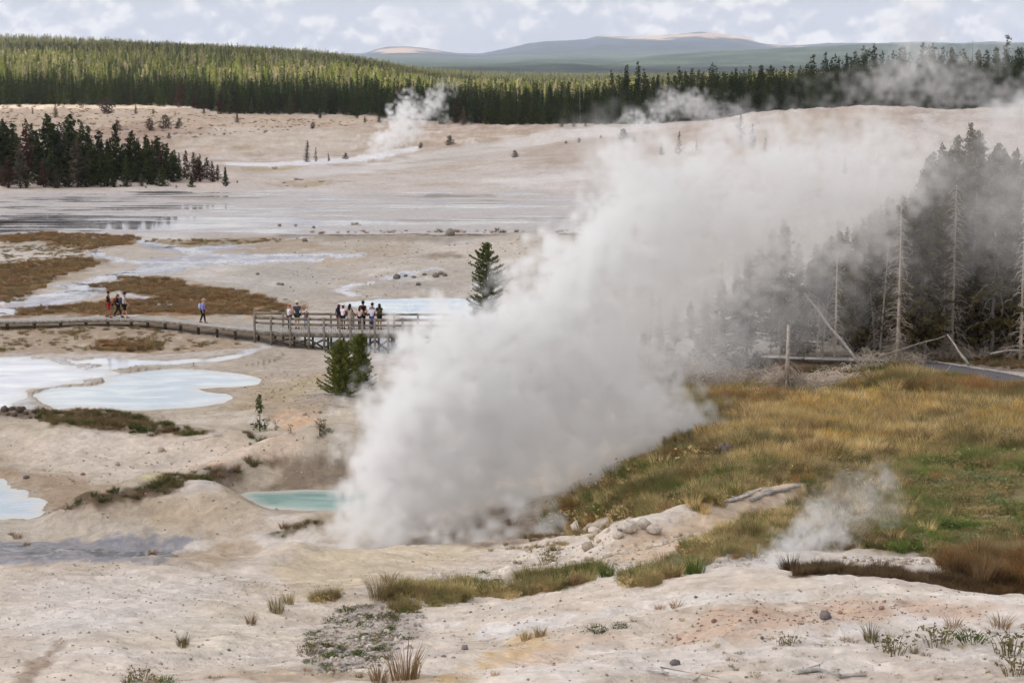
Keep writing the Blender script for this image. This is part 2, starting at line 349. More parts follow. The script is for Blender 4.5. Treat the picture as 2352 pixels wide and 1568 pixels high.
region([(-60,610),(90,600),(180,590),(250,596),(190,620),(110,650),(60,690),(-60,702)], (122,100,76), 1, 1.8, .9, .35)
region([(0,575),(160,585),(80,600),(-60,600)], (200,188,176), 1, 1.5, .8, .2)
region([(200,655),(300,635),(370,635),(440,655),(520,662),(560,672),(640,690),(662,706),(640,726),(480,728),(400,724),(150,724),(60,729),(-60,728),(20,712),(120,700),(250,690),(360,682)], BR, 1.0, 2.4, 1.0, .2)
region([(540,700),(660,712),(650,730),(560,735)], (175,150,128), .5, .6, .7, .3)
region([(-60,748),(300,750),(560,780),(590,800),(350,814),(-60,812)], (158,134,108), .6, .8, .8, .45)
region([(225,786),(290,782),(380,786),(370,806),(300,810),(215,806)], (132,98,62), .4, .5, .9, .2)
region([(820,790),(740,780),(620,795),(540,820),(420,838),(560,850),(660,880),(760,860)], (178,162,144), .8, 1, .6)
region([(0,708),(90,683),(170,668),(150,655),(230,640),(330,610),(300,600),(400,590),(600,582),(800,590),(700,603),(480,605),(400,625),(330,632),(230,650),(260,665),(200,680),(120,700),(-40,730)], (176,174,184), .6, 2.2, .9, .2, wet=1.1)
region([(205,545),(240,540),(215,560),(230,580),(200,575)], (200,198,200), .5, .6, .9, wet=.8)
region([(310,545),(330,548),(360,562),(400,572),(520,560),(640,568),(420,582),(340,572)], (165,165,178), .5, .8, .8, .3, wet=.9)
region([(990,634),(880,640),(800,655),(768,668),(800,682),(860,690),(850,684),(800,668),(840,655),(900,648),(1000,645)], (196,188,182), .3, .5, .9, .3, wet=.5)
region([(0,441),(600,438),(1000,440),(1500,440),(1500,520),(1250,536),(900,538),(500,535),(250,533),(-200,535),(-200,441)], (186,178,174), 6, 12, .9, wet=.62, nsc=12)
region([(-200,490),(200,488),(520,492),(760,500),(900,516),(700,530),(-200,536)], (190,184,184), 4, 6, .8, wet=1.0, nsc=10)
for pts, c in (([(-50,503),(160,500),(200,508),(140,516),(-50,520)], (70,66,66)), ([(0,455),(170,452),(330,457),(150,462)], (140,134,132)), ([(330,452),(480,450),(650,455),(500,460)], (150,138,128)),
               ([(940,452),(1000,447),(1120,450),(1060,458)], (120,106,90)), ([(980,463),(1080,460),(1180,464),(1060,468)], (150,138,126)), ([(860,505),(1300,500),(1380,506),(1000,510)], (150,140,134))):
    region(pts, c, 1.5, 3, .85, .35, wet=.9, nsc=6)
region([(520,372),(640,373),(860,352),(950,338),(975,343),(900,360),(800,374),(640,384),(520,380)], (216,211,210), 1, 2, 1)
region([(640,395),(900,372),(1100,330),(1250,305),(1450,290),(1570,283),(1500,305),(1300,330),(1150,352),(900,392),(700,408)], (204,196,190), 3, 5, .85, .2)
region([(1100,420),(1300,395),(1600,372),(1650,385),(1400,410),(1250,432)], (206,199,195), 3, 5, .8)
region([(-40,398),(200,400),(500,385),(545,415),(520,432),(-40,434)], (202,184,170), 2, 3, .9, .2)
region([(640,415),(700,410),(780,418),(700,432),(640,428)], (160,142,116), 2, 3, .8, .4)
region([(530,392),(660,380),(720,384),(600,396)], (172,156,126), 2, 3, .8, .3)
region([(-40,244),(300,243),(500,262),(860,270),(900,280),(700,292),(500,290),(250,296),(-40,296)], (184,162,140), 4, 8, .7, .35)
region([(230,296),(330,280),(440,300),(350,330),(250,330)], (150,122,104), 3, 7, .7, .5)
region([(500,290),(760,296),(860,310),(840,345),(700,355),(540,345),(460,320)], (196,184,170), 5, 8, .6, .4)
region([(1180,352),(1300,322),(1480,300),(1600,286),(1660,300),(1560,340),(1380,372),(1220,372)], (170,152,138), 4, 6, .8, .2)
region([(950,345),(1100,330),(1250,345),(1180,375),(960,385)], (182,170,158), 4, 6, .5)
region([(1400,318),(1440,308),(1470,318),(1430,330)], (112,94,84), 1.5, 3, .8, .4)
region([(1820,262),(1900,252),(2030,252),(1990,285),(1860,325),(1700,355),(1660,350),(1800,300)], (178,158,138), 3, 6, .7, .4)
region([(1990,290),(2352,275),(2352,340),(1900,360)], (196,184,176), 6, 8, .6)
region([(-80,816),(120,824),(200,836),(260,856),(180,884),(80,895),(60,920),(100,940),(-80,955)], (206,208,214), .5, 1.0, .9, .25, wet=.6)
region([(-40,938),(60,935),(130,942),(110,955),(60,962),(-40,955)], (96,78,62), .3, .5, .9, .3)
region([(80,945),(220,940),(330,955),(420,980),(490,992),(470,1000),(300,992),(120,978)], (122,104,82), .35, .6, .9, .25)
region([(600,885),(740,860),(760,890),(640,935),(520,945),(560,915)], (172,150,110), .8, 1, .6, .3)
region([(600,910),(760,905),(780,940),(620,960),(560,935)], (150,132,112), .6, 1, .6, .4)
region([(628,972),(680,950),(735,948),(720,975),(670,988)], (200,160,126), .6, 1.2, .7, .2)
region([(540,1000),(680,1000),(720,1030),(600,1060),(520,1045)], (204,180,158), .9, 1.2, .7, .2)
region([(430,1075),(540,1035),(560,1040),(500,1075)], (200,158,122), .4, .6, .7)
region([(0,1000),(300,1005),(520,1005),(560,1040),(420,1085),(200,1090),(60,1060)], (206,190,176), 1, 1.2, .75)
region([(330,1095),(400,1085),(400,1098),(340,1108)], (196,184,140), .3, .5, .8)
region([(-40,1060),(60,1080),(200,1100),(300,1120),(170,1165),(60,1120),(-40,1090)], (160,136,112), .6, .8, .8, .1)
region([(130,1168),(230,1130),(350,1110),(450,1085),(560,1058),(670,1044),(560,1072),(420,1118),(250,1160),(170,1180)], (98,80,62), .3, .4, .95, .1)
region([(300,1180),(480,1130),(600,1130),(580,1180),(620,1220),(520,1250),(380,1230)], (172,152,128), .6, .8, .7, .3)
region([(430,1100),(520,1098),(500,1130),(430,1130)], (190,178,172), .4, .6, .7)
region([(640,1062),(800,1055),(830,1125),(700,1126),(600,1128),(650,1100)], (126,110,94), .4, .5, .95, .15)  # bank face behind the pool, darker brown to paint its shade
region([(620,1225),(660,1205),(740,1198),(700,1215),(650,1232)], (98,84,62), .25, .3, .9, .2)
region([(60,1170),(200,1182),(330,1200),(420,1230),(300,1240),(100,1228),(-80,1228),(-80,1192)], (182,170,156), .5, .8, .8, .3, wet=.3)
region([(-80,1226),(150,1240),(330,1232),(440,1238),(420,1268),(330,1296),(-80,1296)], (138,136,142), .4, .8, .95, .25, wet=.85)
region([(400,1270),(520,1240),(600,1250),(560,1290),(440,1295)], (160,138,112), .3, .4, .8, .2)
region([(1020,1262),(1100,1200),(1240,1180),(1300,1210),(1240,1240),(1100,1262)], (120,100,80), .5, .8, .8, .3)
region([(600,1290),(700,1265),(790,1256),(1000,1256),(1120,1262),(1000,1310),(850,1350),(700,1372)], (198,180,152), .4, .4, .75)
region([(690,1470),(780,1400),(900,1380),(980,1410),(940,1470),(860,1530),(740,1545)], (158,148,140), .25, .3, .8, .35)
region([(280,1575),(480,1552),(700,1540),(860,1545),(1080,1552),(1080,1575)], (168,148,124), .15, .15, .85, .2)
region([(1000,1575),(1090,1510),(1170,1462),(1280,1452),(1260,1480),(1150,1520),(1060,1575)], (206,172,122), .25, .45, .7, .4)
region([(1180,1510),(1300,1470),(1420,1455),(1300,1510),(1150,1545)], (206,176,150), .3, .5, .55, .3)
region([(1480,1478),(1600,1420),(1750,1392),(2000,1374),(2200,1384),(2520,1402),(2200,1412),(2000,1424),(1800,1448),(1620,1475)], (190,158,134), .4, .7, .7, .4)
region([(1250,1568),(1400,1555),(2352,1520),(2352,1575),(1250,1575)], (188,172,158), .15, .2, .7)
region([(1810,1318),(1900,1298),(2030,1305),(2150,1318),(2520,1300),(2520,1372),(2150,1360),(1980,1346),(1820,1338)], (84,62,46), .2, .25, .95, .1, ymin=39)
region([(1900,1282),(2000,1272),(2120,1278),(2160,1300),(2060,1312),(1960,1310)], (204,192,182), .2, .3, .9)
region([(20,1575),(70,1530),(128,1470),(150,1474),(115,1520),(70,1575)], (136,116,96), .10, .15, .8, .2)
region([(0,1340),(300,1310),(520,1340),(420,1420),(200,1460),(0,1440)], (210,200,192), 1, 1.2, .7)
region([(450,1410),(700,1400),(640,1480),(440,1500),(300,1480)], (204,190,170), 1, 1.2, .7)
region([(1100,1440),(1400,1400),(1500,1380),(1300,1430),(1120,1480)], (218,210,204), .3, .5, .8)
region([(1500,1380),(1900,1352),(2352,1368),(2352,1384),(1900,1366),(1600,1400)], (216,206,196), .3, .4, .8)
region([(1100,1540),(1500,1500),(2000,1470),(1700,1520),(1300,1568)], (214,204,196), .3, .5, .7)
region([(1500,1290),(1700,1262),(1780,1262),(1760,1300),(1560,1320)], (184,172,162), .3, .4, .6, .3)
MEADOW = [(1240,1222),(1290,1165),(1420,1100),(1540,1040),(1560,960),(1560,905),(1760,900),(1950,870),(2060,850),(2180,878),(2520,915),(2520,1290),(2200,1292),(2120,1275),(1900,1268),(1780,1262),(1650,1262),(1560,1270),(1640,1234),(1780,1184),(1850,1148),(1845,1100),(1700,1136),(1600,1176),(1420,1192),(1330,1212)]
region(MEADOW, (118,102,66), .4, .6, .95, .12)
region([(2060,1075),(2200,1045),(2520,1030),(2520,1250),(2150,1262),(2030,1240),(2080,1160)], (128,118,84), .5, .8, .8, .4)
region([(2050,1150),(2110,1170),(2200,1130),(2300,1130),(2250,1220),(2100,1180)], (150,132,118), .4, .6, .7, .3)
region([(1400,1250),(1480,1215),(1560,1195),(1700,1148),(1835,1104),(1855,1140),(1780,1175),(1650,1228),(1580,1262),(1480,1290),(1400,1290)], (200,176,150), .25, .3, .9, .1)
region([(1440,815),(1760,815),(2060,815),(2520,790),(2520,870),(2160,845),(2050,860),(1950,885),(1760,905),(1560,905),(1440,880)], (112,94,78), .5, .8, .9, .25)
region([(1900,850),(2100,840),(2160,860),(2000,890),(1800,905)], (120,104,72), .5, .8, .8, .3)
lay(DAMP * .55 * (~WATERM) * (1 - sstep(fbm(XX/1.5, YY/2.5, 3, 89), 0, .6)*.6), A(140,124,104)); WET = np.maximum(WET, DAMP * .45)
def stream(pts, wd, c, wet=1.1, st=.95):
    P = [flat(u, v, .05) for u, v in pts]; ys = [p[1] for p in P]; m = (YY > min(ys) - 6) & (YY < max(ys) + 6) & (np.abs(AA) < .3)
    px, py = XX[m], YY[m]; d = seg_dist(px + 1.2 * fbm(px/3, py/3, 3, 91), py + 1.6 * fbm(px/3, py/3, 3, 92), P) - wd * (1 + .8 * fbm(px/2, py/2, 2, 93))
    wt = (1 - sstep(d, -.2, .25)) * st; k = CC[m]; CC[m] = k * (1 - wt[:, None]) + np.asarray(A(*c)) * wt[:, None]; q = WET[m]; WET[m] = q * (1 - wt) + wet * wt
for pts, wd in (([(215,546),(238,556),(205,575),(245,592),(300,602)], .55), ([(318,546),(350,558),(420,572),(520,567),(650,556),(720,548)], .6), ([(820,592),(620,586),(480,601),(380,618),(300,628),(235,645),(168,656),(235,672),(120,700),(-20,732)], .9),
                ([(252,666),(330,690),(385,697)], .35), ([(1000,634),(885,645),(800,656),(774,668),(850,682),(905,687)], .5), ([(380,560),(440,582),(420,602)], .3), ([(430,575),(520,592),(700,597)], .5), ([(560,812),(470,828),(400,838)], .3), ([(610,795),(570,812)], .25), ([(0,700),(90,684),(170,670)], .8)):
    stream(pts, wd, (198,196,202))
region([(-60,742),(140,740),(260,738),(400,742),(480,752),(590,764),(700,772),(900,776),(900,790),(700,790),(560,778),(440,764),(300,750),(140,750),(-60,754)], (104,84,62), .3, .5, .85, .1)  # dark strip under the deck: brown grass with the deck's shade painted in
region([(640,541),(1000,542),(1300,538),(1420,536),(1400,546),(1000,558),(760,553),(640,548)], (148,134,118), 1.5, 2, .8)  # near side of the shore ledge, its shade painted as a darker band
region([(640,538.5),(1000,540),(1300,536),(1400,534.5),(1400,536.5),(1300,538.5),(1000,542),(640,541)], (84,76,68), .5, .8, .9, .15)  # thin dark line painting the shade along the ledge crest
region([(530,560),(620,548),(730,552),(760,575),(640,582),(540,575)], (158,138,116), 1.5, 2.5, .7, .3)
region([(560,612),(720,600),(760,640),(700,685),(600,680),(540,650)], (170,163,154), 2, 3, .7)  # hollow in the flat, its grey shade painted on the ground
region([(1000,560),(1200,556),(1280,600),(1150,610),(1020,585)], (196,182,166), 2, 3, .6)
region([(1130,655),(1280,640),(1330,670),(1200,690)], (166,156,144), 1.5, 2, .7)
region([(960,586),(1040,580),(1060,590),(1000,596)], (120,104,84), 1, 1.5, .7, .4)
region([(820,640),(1000,650),(1060,668),(900,672),(840,664)], (168,158,148), 1, 2, .8)
# the floor of the wood and the far country
EDGE = [(-500,246),(0,243),(300,243),(450,248),(520,262),(700,262),(860,266),(900,278),(1030,284),(1200,290),(1440,287)]
EA = [(u - CU)/F/cp for u, v in EDGE] + [.085, .13, .20, .30, .6]
EY = [at(u, v)[1] for u, v in EDGE] + [436, 430, 425, 420, 420]
edgeY = lambda a: np.interp(a, EA, EY)
print('edge', [round(q) for q in EY])
eY = edgeY(AA)
fw = sstep(YY - eY + 6 * fbm(XX/15, YY/20, 3, 61), 0, 12)
lay(fw, A(70,64,46))
g1 = fbm(XX/220, YY/400, 4, 62); g2 = fbm(XX/60, YY/90, 3, 63)
lay(sstep(YY, 1500, 2400), A(78,92,54))
farm = sstep(YY, 2900, 3400)
lay(farm, A(60,70,62))
g1 = g1 + .5 * fbm(AA*60, np.log(YY)*9, 4, 66)
lay(farm * sstep(g1 + .4*g2, -.05, .35) * .6, A(84,94,76))
lay(farm * sstep(-g1 + .3*g2, .15, .4) * .8, A(44,60,50))
CC *= (1 + farm * (.35 * perlin(AA * 1500, np.log(YY) * 700) + .2 * perlin(AA * 500, np.log(YY) * 200)))[..., None]
mt = sstep(YY, 9500, 10500)
lay(mt, A(34,44,56)); lay(mt * sstep(fbm(XX/300, YY/600, 4, 67), -.1, .4) * .6, A(70,80,80))
def band_uv(pts, c, Yr, sy, st=1.0):       # bare grass slopes near the mountain tops
    global CC
    P = [((u - CU)/F/cp * Yr, (v - 100) * 55) for u, v in pts]
    m = YY > 9000
    vv = np.where(m, project(XX, YY, Z)[1], 0)
    sd = poly_sd(XX[m], (vv[m] - 100) * 55, P) + 420 * fbm(XX[m]/260, YY[m]/500, 4, 71)
    wt = (1 - sstep(sd, -60, 60)) * st
    CC[m] = CC[m] * (1 - wt[:, None]) + np.asarray(c) * wt[:, None]
TAN = A(186,158,134)
lay(mt * sstep(fbm(XX/130, YY/260, 4, 68), 0, .35) * .5, A(66,76,78)); lay(mt * sstep(-fbm(XX/160, YY/260, 4, 69), 0, .35) * .5, A(34,44,54))
for pts in ([(890,108),(940,106),(1000,113),(1020,118),(985,121),(900,120)], [(1370,82),(1440,84),(1520,79),(1590,72),(1650,80),(1640,88),(1600,86),(1540,86),(1460,90),(1390,88)],
            [(1660,86),(1700,88),(1738,98),(1735,108),(1700,108),(1680,98)]):
    band_uv(pts, TAN, 14000, 1, .7)
print('colour', time.time() - T0)

# ------------------------------------------------------------------ materials
def newmat(name):
    m = bpy.data.materials.new(name); m.use_nodes = True; nt = m.node_tree; nt.nodes.clear()
    o = nt.nodes.new('ShaderNodeOutputMaterial'); b = nt.nodes.new('ShaderNodeBsdfPrincipled'); nt.links.new(b.outputs[0], o.inputs[0])
    return m, nt, b, o
class NB:
    def __init__(s, nt): s.nt = nt; s.N = nt.nodes; s.L = nt.links
    def put(s, sock, v):
        if isinstance(v, bpy.types.NodeSocket): s.L.new(v, sock)
        elif v is not None: sock.default_value = v
    def math(s, op, a, b=None, c=None, clamp=False):
        n = s.N.new('ShaderNodeMath'); n.operation = op; n.use_clamp = clamp
        for i, v in enumerate((a, b, c)):
            if v is not None: s.put(n.inputs[i], v)
        return n.outputs[0]
    def noise(s, vec, sc, det=4, rough=.55, dist=0):
        n = s.N.new('ShaderNodeTexNoise'); n.inputs['Scale'].default_value = sc; n.inputs['Detail'].default_value = det
        n.inputs['Roughness'].default_value = rough; n.inputs['Distortion'].default_value = dist
        if vec is not None: s.L.new(vec, n.inputs['Vector'])
        return n.outputs[0]
    def rng(s, v, a, b, c=0., d=1.):
        n = s.N.new('ShaderNodeMapRange'); s.put(n.inputs[0], v)
        for i, q in enumerate((a, b, c, d)): n.inputs[i+1].default_value = q
        return n.outputs[0]
    def mul(s, col, fac):
        n = s.N.new('ShaderNodeVectorMath'); n.operation = 'SCALE'; s.put(n.inputs[0], col); s.put(n.inputs['Scale'], fac); return n.outputs[0]
    def mix(s, f, a, b):
        n = s.N.new('ShaderNodeMix'); n.data_type = 'RGBA'; s.put(n.inputs[0], f); s.put(n.inputs[6], a); s.put(n.inputs[7], b); return n.outputs[2]
    def attr(s, name, typ='GEOMETRY'):
        n = s.N.new('ShaderNodeAttribute'); n.attribute_name = name; n.attribute_type = typ; return n
    def pos(s):
        return s.N.new('ShaderNodeNewGeometry').outputs['Position']
    def obj(s):
        return s.N.new('ShaderNodeTexCoord').outputs['Object']
    def map(s, vec, sc):
        n = s.N.new('ShaderNodeMapping'); s.L.new(vec, n.inputs[0]); n.inputs['Scale'].default_value = sc; return n.outputs[0]
    def bump(s, h, strength, dist=1.0):
        n = s.N.new('ShaderNodeBump'); s.put(n.inputs['Strength'], strength); n.inputs['Distance'].default_value = dist; s.L.new(h, n.inputs['Height']); return n.outputs[0]
def ground_mat():
    m, nt, b, o = newmat('sinter_ground'); q = NB(nt); P = q.pos()
    col = q.attr('col').outputs['Color']; wet = q.attr('wet').outputs['Fac']
    near = q.noise(P, 9, 5, .7); mid = q.noise(P, 1.6, 6, .65); peb = q.noise(q.map(P, (1, 1, 1)), 26, 3, .6)
    far = q.noise(P, .12, 6, .65)
    st = q.noise(q.map(P, (.06, .36, 1)), 1.0, 6, .65, .5)
    f = q.math('MULTIPLY', q.rng(near, .25, .75, .93, 1.06), q.rng(mid, .25, .75, .82, 1.15))
    f = q.math('MULTIPLY', f, q.rng(far, .3, .7, .90, 1.08))
    dark = q.rng(peb, .68, .76, 1.0, .84)
    f = q.math('MULTIPLY', f, dark)
    f = q.math('MULTIPLY', f, q.rng(q.noise(P, 2.2, 6, .62, 1.0), .35, .65, .84, 1.10)); c = q.mul(col, f)
    tint = q.mix(q.rng(q.noise(P, .7, 5, .6), .5, .72, 0, .14), c, q.mul((1.0, .80, .62), q.rng(mid, .2, .8, .35, .62)))
    fadet = q.mix(q.math('MULTIPLY', q.attr('tan').outputs['Fac'], 1.0), c, tint)
    st2 = q.noise(q.map(P, (.017, .13, 1)), 1.0, 5, .7, .6); sn = q.math('ADD', q.math('MULTIPLY', st, .5), q.math('MULTIPLY', st2, .5)); wm = q.math('MULTIPLY', q.math('SUBTRACT', sn, q.math('MULTIPLY_ADD', wet, -.16, .60)), 22.0, clamp=True); wm = q.math('MULTIPLY', wm, q.rng(wet, .02, .3), clamp=True)
    c2 = q.mix(q.math('MULTIPLY', wm, .9), fadet, q.mul(col, q.rng(q.noise(q.map(P, (.02, .2, 1)), 1.3, 5, .7, .4), .40, .56, .35, .95)))
    nt.links.new(c2, b.inputs['Base Color'])
    nt.links.new(q.math('SUBTRACT', .92, q.math('MULTIPLY', wm, .87)), b.inputs['Roughness'])
    nt.links.new(q.math('MULTIPLY_ADD', wm, .4, .12), b.inputs['Specular IOR Level'])
    h = q.math('ADD', q.math('MULTIPLY', near, .022), q.math('MULTIPLY', mid, .20))
    h = q.math('ADD', h, q.math('MULTIPLY', peb, .014))
    dry = q.math('SUBTRACT', 1.0, wm)
    nt.links.new(q.bump(h, q.math('MULTIPLY', dry, q.rng(q.noise(P, .5, 4, .6), .42, .58, .25, 1.0))), b.inputs['Normal'])
    return m
def water_mat(name, col, rough=.04, streak=0.0, col2=None, wave=.02, rim=(.62, .60, .56)):
    m, nt, b, o = newmat(name); q = NB(nt); P = q.pos()
    n = q.noise(q.map(P, (.25, .6, 1)), 1.0, 5, .6, .5)
    c = q.mix(q.rng(n, .42, .62), (*col, 1), (*(col2 or col), 1)); c = q.mix(q.math('MULTIPLY', q.attr('shore').outputs['Fac'], .75), c, (*rim, 1))
    nt.links.new(c, b.inputs['Base Color'])
    b.inputs['Roughness'].default_value = rough; b.inputs['IOR'].default_value = 1.33
    nt.links.new(q.bump(q.noise(q.map(P, (1.2, 2.2, 1)), 2.2, 3, .5), .25, wave), b.inputs['Normal'])
    return m
def tint_mat(name, base, rough=.85, var=.35, sc=6.0, sat=(1.25, 1.1, .8), transl=0.0, patch=None):
    """colour = object/instance 'tint' times base, with clump variation"""
    m, nt, b, o = newmat(name); q = NB(nt)
    t = q.attr('tint', 'INSTANCER').outputs['Color']; rnd = nt.nodes.new('ShaderNodeObjectInfo').outputs['Random']
    n = q.noise(q.obj(), sc, 3, .6)
    f = q.math('MULTIPLY', q.rng(n, .3, .7, 1 - var, 1 + var), q.rng(rnd, 0, 1, .8, 1.2))
    v = nt.nodes.new('ShaderNodeVectorMath'); v.operation = 'MULTIPLY'; nt.links.new(t, v.inputs[0]); v.inputs[1].default_value = base
    c = q.mul(v.outputs[0], f)
    v2 = nt.nodes.new('ShaderNodeVectorMath'); v2.operation = 'MULTIPLY'; nt.links.new(c, v2.inputs[0]); v2.inputs[1].default_value = sat
    c = q.mix(q.rng(q.noise(q.obj(), sc * 2.3, 2, .5), .45, .65), c, v2.outputs[0])
    nt.links.new(c, b.inputs['Base Color']); b.inputs['Roughness'].default_value = rough; b.inputs['Specular IOR Level'].default_value = .15
    if transl:
        tr = nt.nodes.new('ShaderNodeBsdfTranslucent'); nt.links.new(c, tr.inputs[0]); mx = nt.nodes.new('ShaderNodeMixShader'); mx.inputs[0].default_value = transl
        nt.links.new(b.outputs[0], mx.inputs[1]); nt.links.new(tr.outputs[0], mx.inputs[2]); nt.links.new(mx.outputs[0], o.inputs[0])
    return m
def solid(name, col, rough=.7, var=.12, sc=8, spec=.3, bump=0):
    m, nt, b, o = newmat(name); q = NB(nt); n = q.noise(q.obj(), sc, 4, .6)
    nt.links.new(q.mul((*col,), q.rng(n, .3, .7, 1 - var, 1 + var)), b.inputs['Base Color'])
    b.inputs['Roughness'].default_value = rough; b.inputs['Specular IOR Level'].default_value = spec
    if bump: nt.links.new(q.bump(n, .6, bump), b.inputs['Normal'])
    return m
M_GROUND = ground_mat()
M_NEEDLE = tint_mat('needles', (1, 1, 1), .8, .4, 1.6, (1.2, 1.12, .8), .15)
M_NEEDLE_NEAR = tint_mat('near_needles', (1, 1, 1), .75, .35, 2.5, (1.25, 1.12, .8), .38)
M_DEADN = tint_mat('dead_needles', (1, 1, 1), .9, .35, 2.0, (1.15, .95, .8), .1)
M_BARK = tint_mat('bark', (1, 1, 1), .9, .25, 5, (.85, .85, .85))
M_GRASS = tint_mat('grass_blades', (1, 1, 1), .85, .3, 5, (1.2, 1.12, .85), .42)
M_ROCK = tint_mat('rock', (1, 1, 1), .92, .25, 5, (.85, .85, .88))

# ------------------------------------------------------------------ object helpers
def tagit(o, label=None, cat=None, group=None, kind=None, tint=None):
    if label: o['label'] = label
    if cat: o['category'] = cat
    if group: o['group'] = group
    if kind: o['kind'] = kind
    if tint is not None: o['tint'] = [float(q) for q in tint]
    return o
def mesh_np(name, verts, faces, mats=(), midx=None, smooth=False):
    """faces: (n,3) or (n,4) array, or a list of such arrays"""
    me = bpy.data.meshes.new(name)
    fl = faces if isinstance(faces, list) else [faces]
    fl = [np.asarray(f, np.int32) for f in fl if len(f)]
    verts = np.asarray(verts, np.float32)
    nl = sum(f.size for f in fl); npol = sum(len(f) for f in fl)
    me.vertices.add(len(verts)); me.vertices.foreach_set('co', verts.ravel())
    me.loops.add(nl); me.loops.foreach_set('vertex_index', np.concatenate([f.ravel() for f in fl]))
    me.polygons.add(npol)
    tot = np.concatenate([np.full(len(f), f.shape[1], np.int32) for f in fl])
    me.polygons.foreach_set('loop_start', np.concatenate([[0], np.cumsum(tot)[:-1]]).astype(np.int32))
    me.polygons.foreach_set('loop_total', tot)
    if midx is not None: me.polygons.foreach_set('material_index', np.asarray(midx, np.int32))
    if smooth: me.polygons.foreach_set('use_smooth', np.ones(npol, bool))
    for m in mats: me.materials.append(m)
    me.update(calc_edges=True); return me
def addobj(name, data, parent=None, loc=None, rot=None, scale=None):
    o = bpy.data.objects.new(name, data); COL.objects.link(o)
    if parent: o.parent = parent
    if loc is not None: o.location = loc
    if rot is not None: o.rotation_euler = rot
    if scale is not None: o.scale = scale if hasattr(scale, '__len__') else (scale,) * 3
    return o
class MB:
    """collects pieces into one mesh"""
    def __init__(s): s.v = []; s.q = []; s.t = []; s.n = 0; s.mq = []; s.mt = []; s.mi = 0
    def add(s, v, quads=(), tris=()):
        s.v.append(np.asarray(v, float))
        if len(quads): s.q.append(np.asarray(quads) + s.n); s.mq += [s.mi] * len(quads)
        if len(tris): s.t.append(np.asarray(tris) + s.n); s.mt += [s.mi] * len(tris)
        s.n += len(v)
    def box(s, c, size, rz=0, M=None):
        x, y, z = [q / 2 for q in size]
        v = np.array([(i*x, j*y, k*z) for i in (-1, 1) for j in (-1, 1) for k in (-1, 1)])
        if M is not None: v = v @ np.array(M).T
        elif rz: cz, sz = math.cos(rz), math.sin(rz); v = v @ np.array([[cz, sz, 0], [-sz, cz, 0], [0, 0, 1]])
        s.add(v + np.asarray(c), [(0,1,3,2),(4,6,7,5),(0,4,5,1),(2,3,7,6),(0,2,6,4),(1,5,7,3)])
    def bar(s, p, q, wd, ht):       # a beam of rectangular section from p to q
        p, q = Vector(p), Vector(q); d = (q - p); L = d.length; d.normalize()
        up = Vector((0, 0, 1)) if abs(d.z) < .95 else Vector((0, 1, 0)); sd = d.cross(up).normalized(); up = sd.cross(d)
        M = np.array([list(d), list(sd), list(up)]).T
        s.box((p + q) / 2, (L, wd, ht), M=M)
    def tube(s, pts, rad, n=5, cap=True):
        pts = [Vector(p) for p in pts]; rad = [rad] * len(pts) if not hasattr(rad, '__len__') else list(rad)
        vs = []; up = Vector((.31, .17, .93)); a = np.linspace(0, 2*np.pi, n, endpoint=False)
        for i, p in enumerate(pts):
            d = (pts[min(i+1, len(pts)-1)] - pts[max(i-1, 0)])
            if d.length < 1e-6: d = Vector((0, 0, 1))
            d.normalize(); sx = d.cross(up); sx = sx.normalized() if sx.length > .1 else d.cross(Vector((1, 0, 0))).normalized(); sy = d.cross(sx)
            vs.append(np.array(p)[None] + rad[i] * (np.cos(a)[:, None] * np.array(sx) + np.sin(a)[:, None] * np.array(sy)))
        V = np.concatenate(vs); q = []
        for i in range(len(pts) - 1):
            for k in range(n): q.append((i*n + k, i*n + (k+1) % n, (i+1)*n + (k+1) % n, (i+1)*n + k))
        t = []
        if cap:
            V = np.concatenate([V, [np.array(pts[0])], [np.array(pts[-1])]]); c0, c1 = len(V) - 2, len(V) - 1
            for k in range(n): t.append((c0, (k+1) % n, k)); t.append((c1, (len(pts)-1)*n + k, (len(pts)-1)*n + (k+1) % n))
        s.add(V, q, t)
    def ball(s, c, r, seg=10, rings=7, noise=0, seed=0, zcut=None):
        r = np.array(r if hasattr(r, '__len__') else (r, r, r), float)
        th = np.linspace(0, np.pi, rings + 1); ph = np.linspace(0, 2*np.pi, seg, endpoint=False)
        V = np.array([(math.sin(t)*math.cos(p), math.sin(t)*math.sin(p), math.cos(t)) for t in th for p in ph])
        if noise:
            k = 1 + noise * (fbm(V[:, 0]*1.3 + seed, V[:, 1]*1.3 + V[:, 2]*1.7, 3, seed)); V = V * k[:, None]
        if zcut is not None: V[:, 2] = np.maximum(V[:, 2], zcut)
        V = V * r + np.asarray(c)
        q = [(i*seg + k, (i+1)*seg + k, (i+1)*seg + (k+1) % seg, i*seg + (k+1) % seg) for i in range(rings) for k in range(seg)]
        s.add(V, q)
    def mesh(s, name, mats=(), smooth=False):
        V = np.concatenate(s.v); fl = []; mi = []
        if s.q: fl.append(np.concatenate(s.q)); mi += s.mq
        if s.t: fl.append(np.concatenate(s.t)); mi += s.mt
        return mesh_np(name, V, fl, mats, mi if len(mats) > 1 else None, smooth)
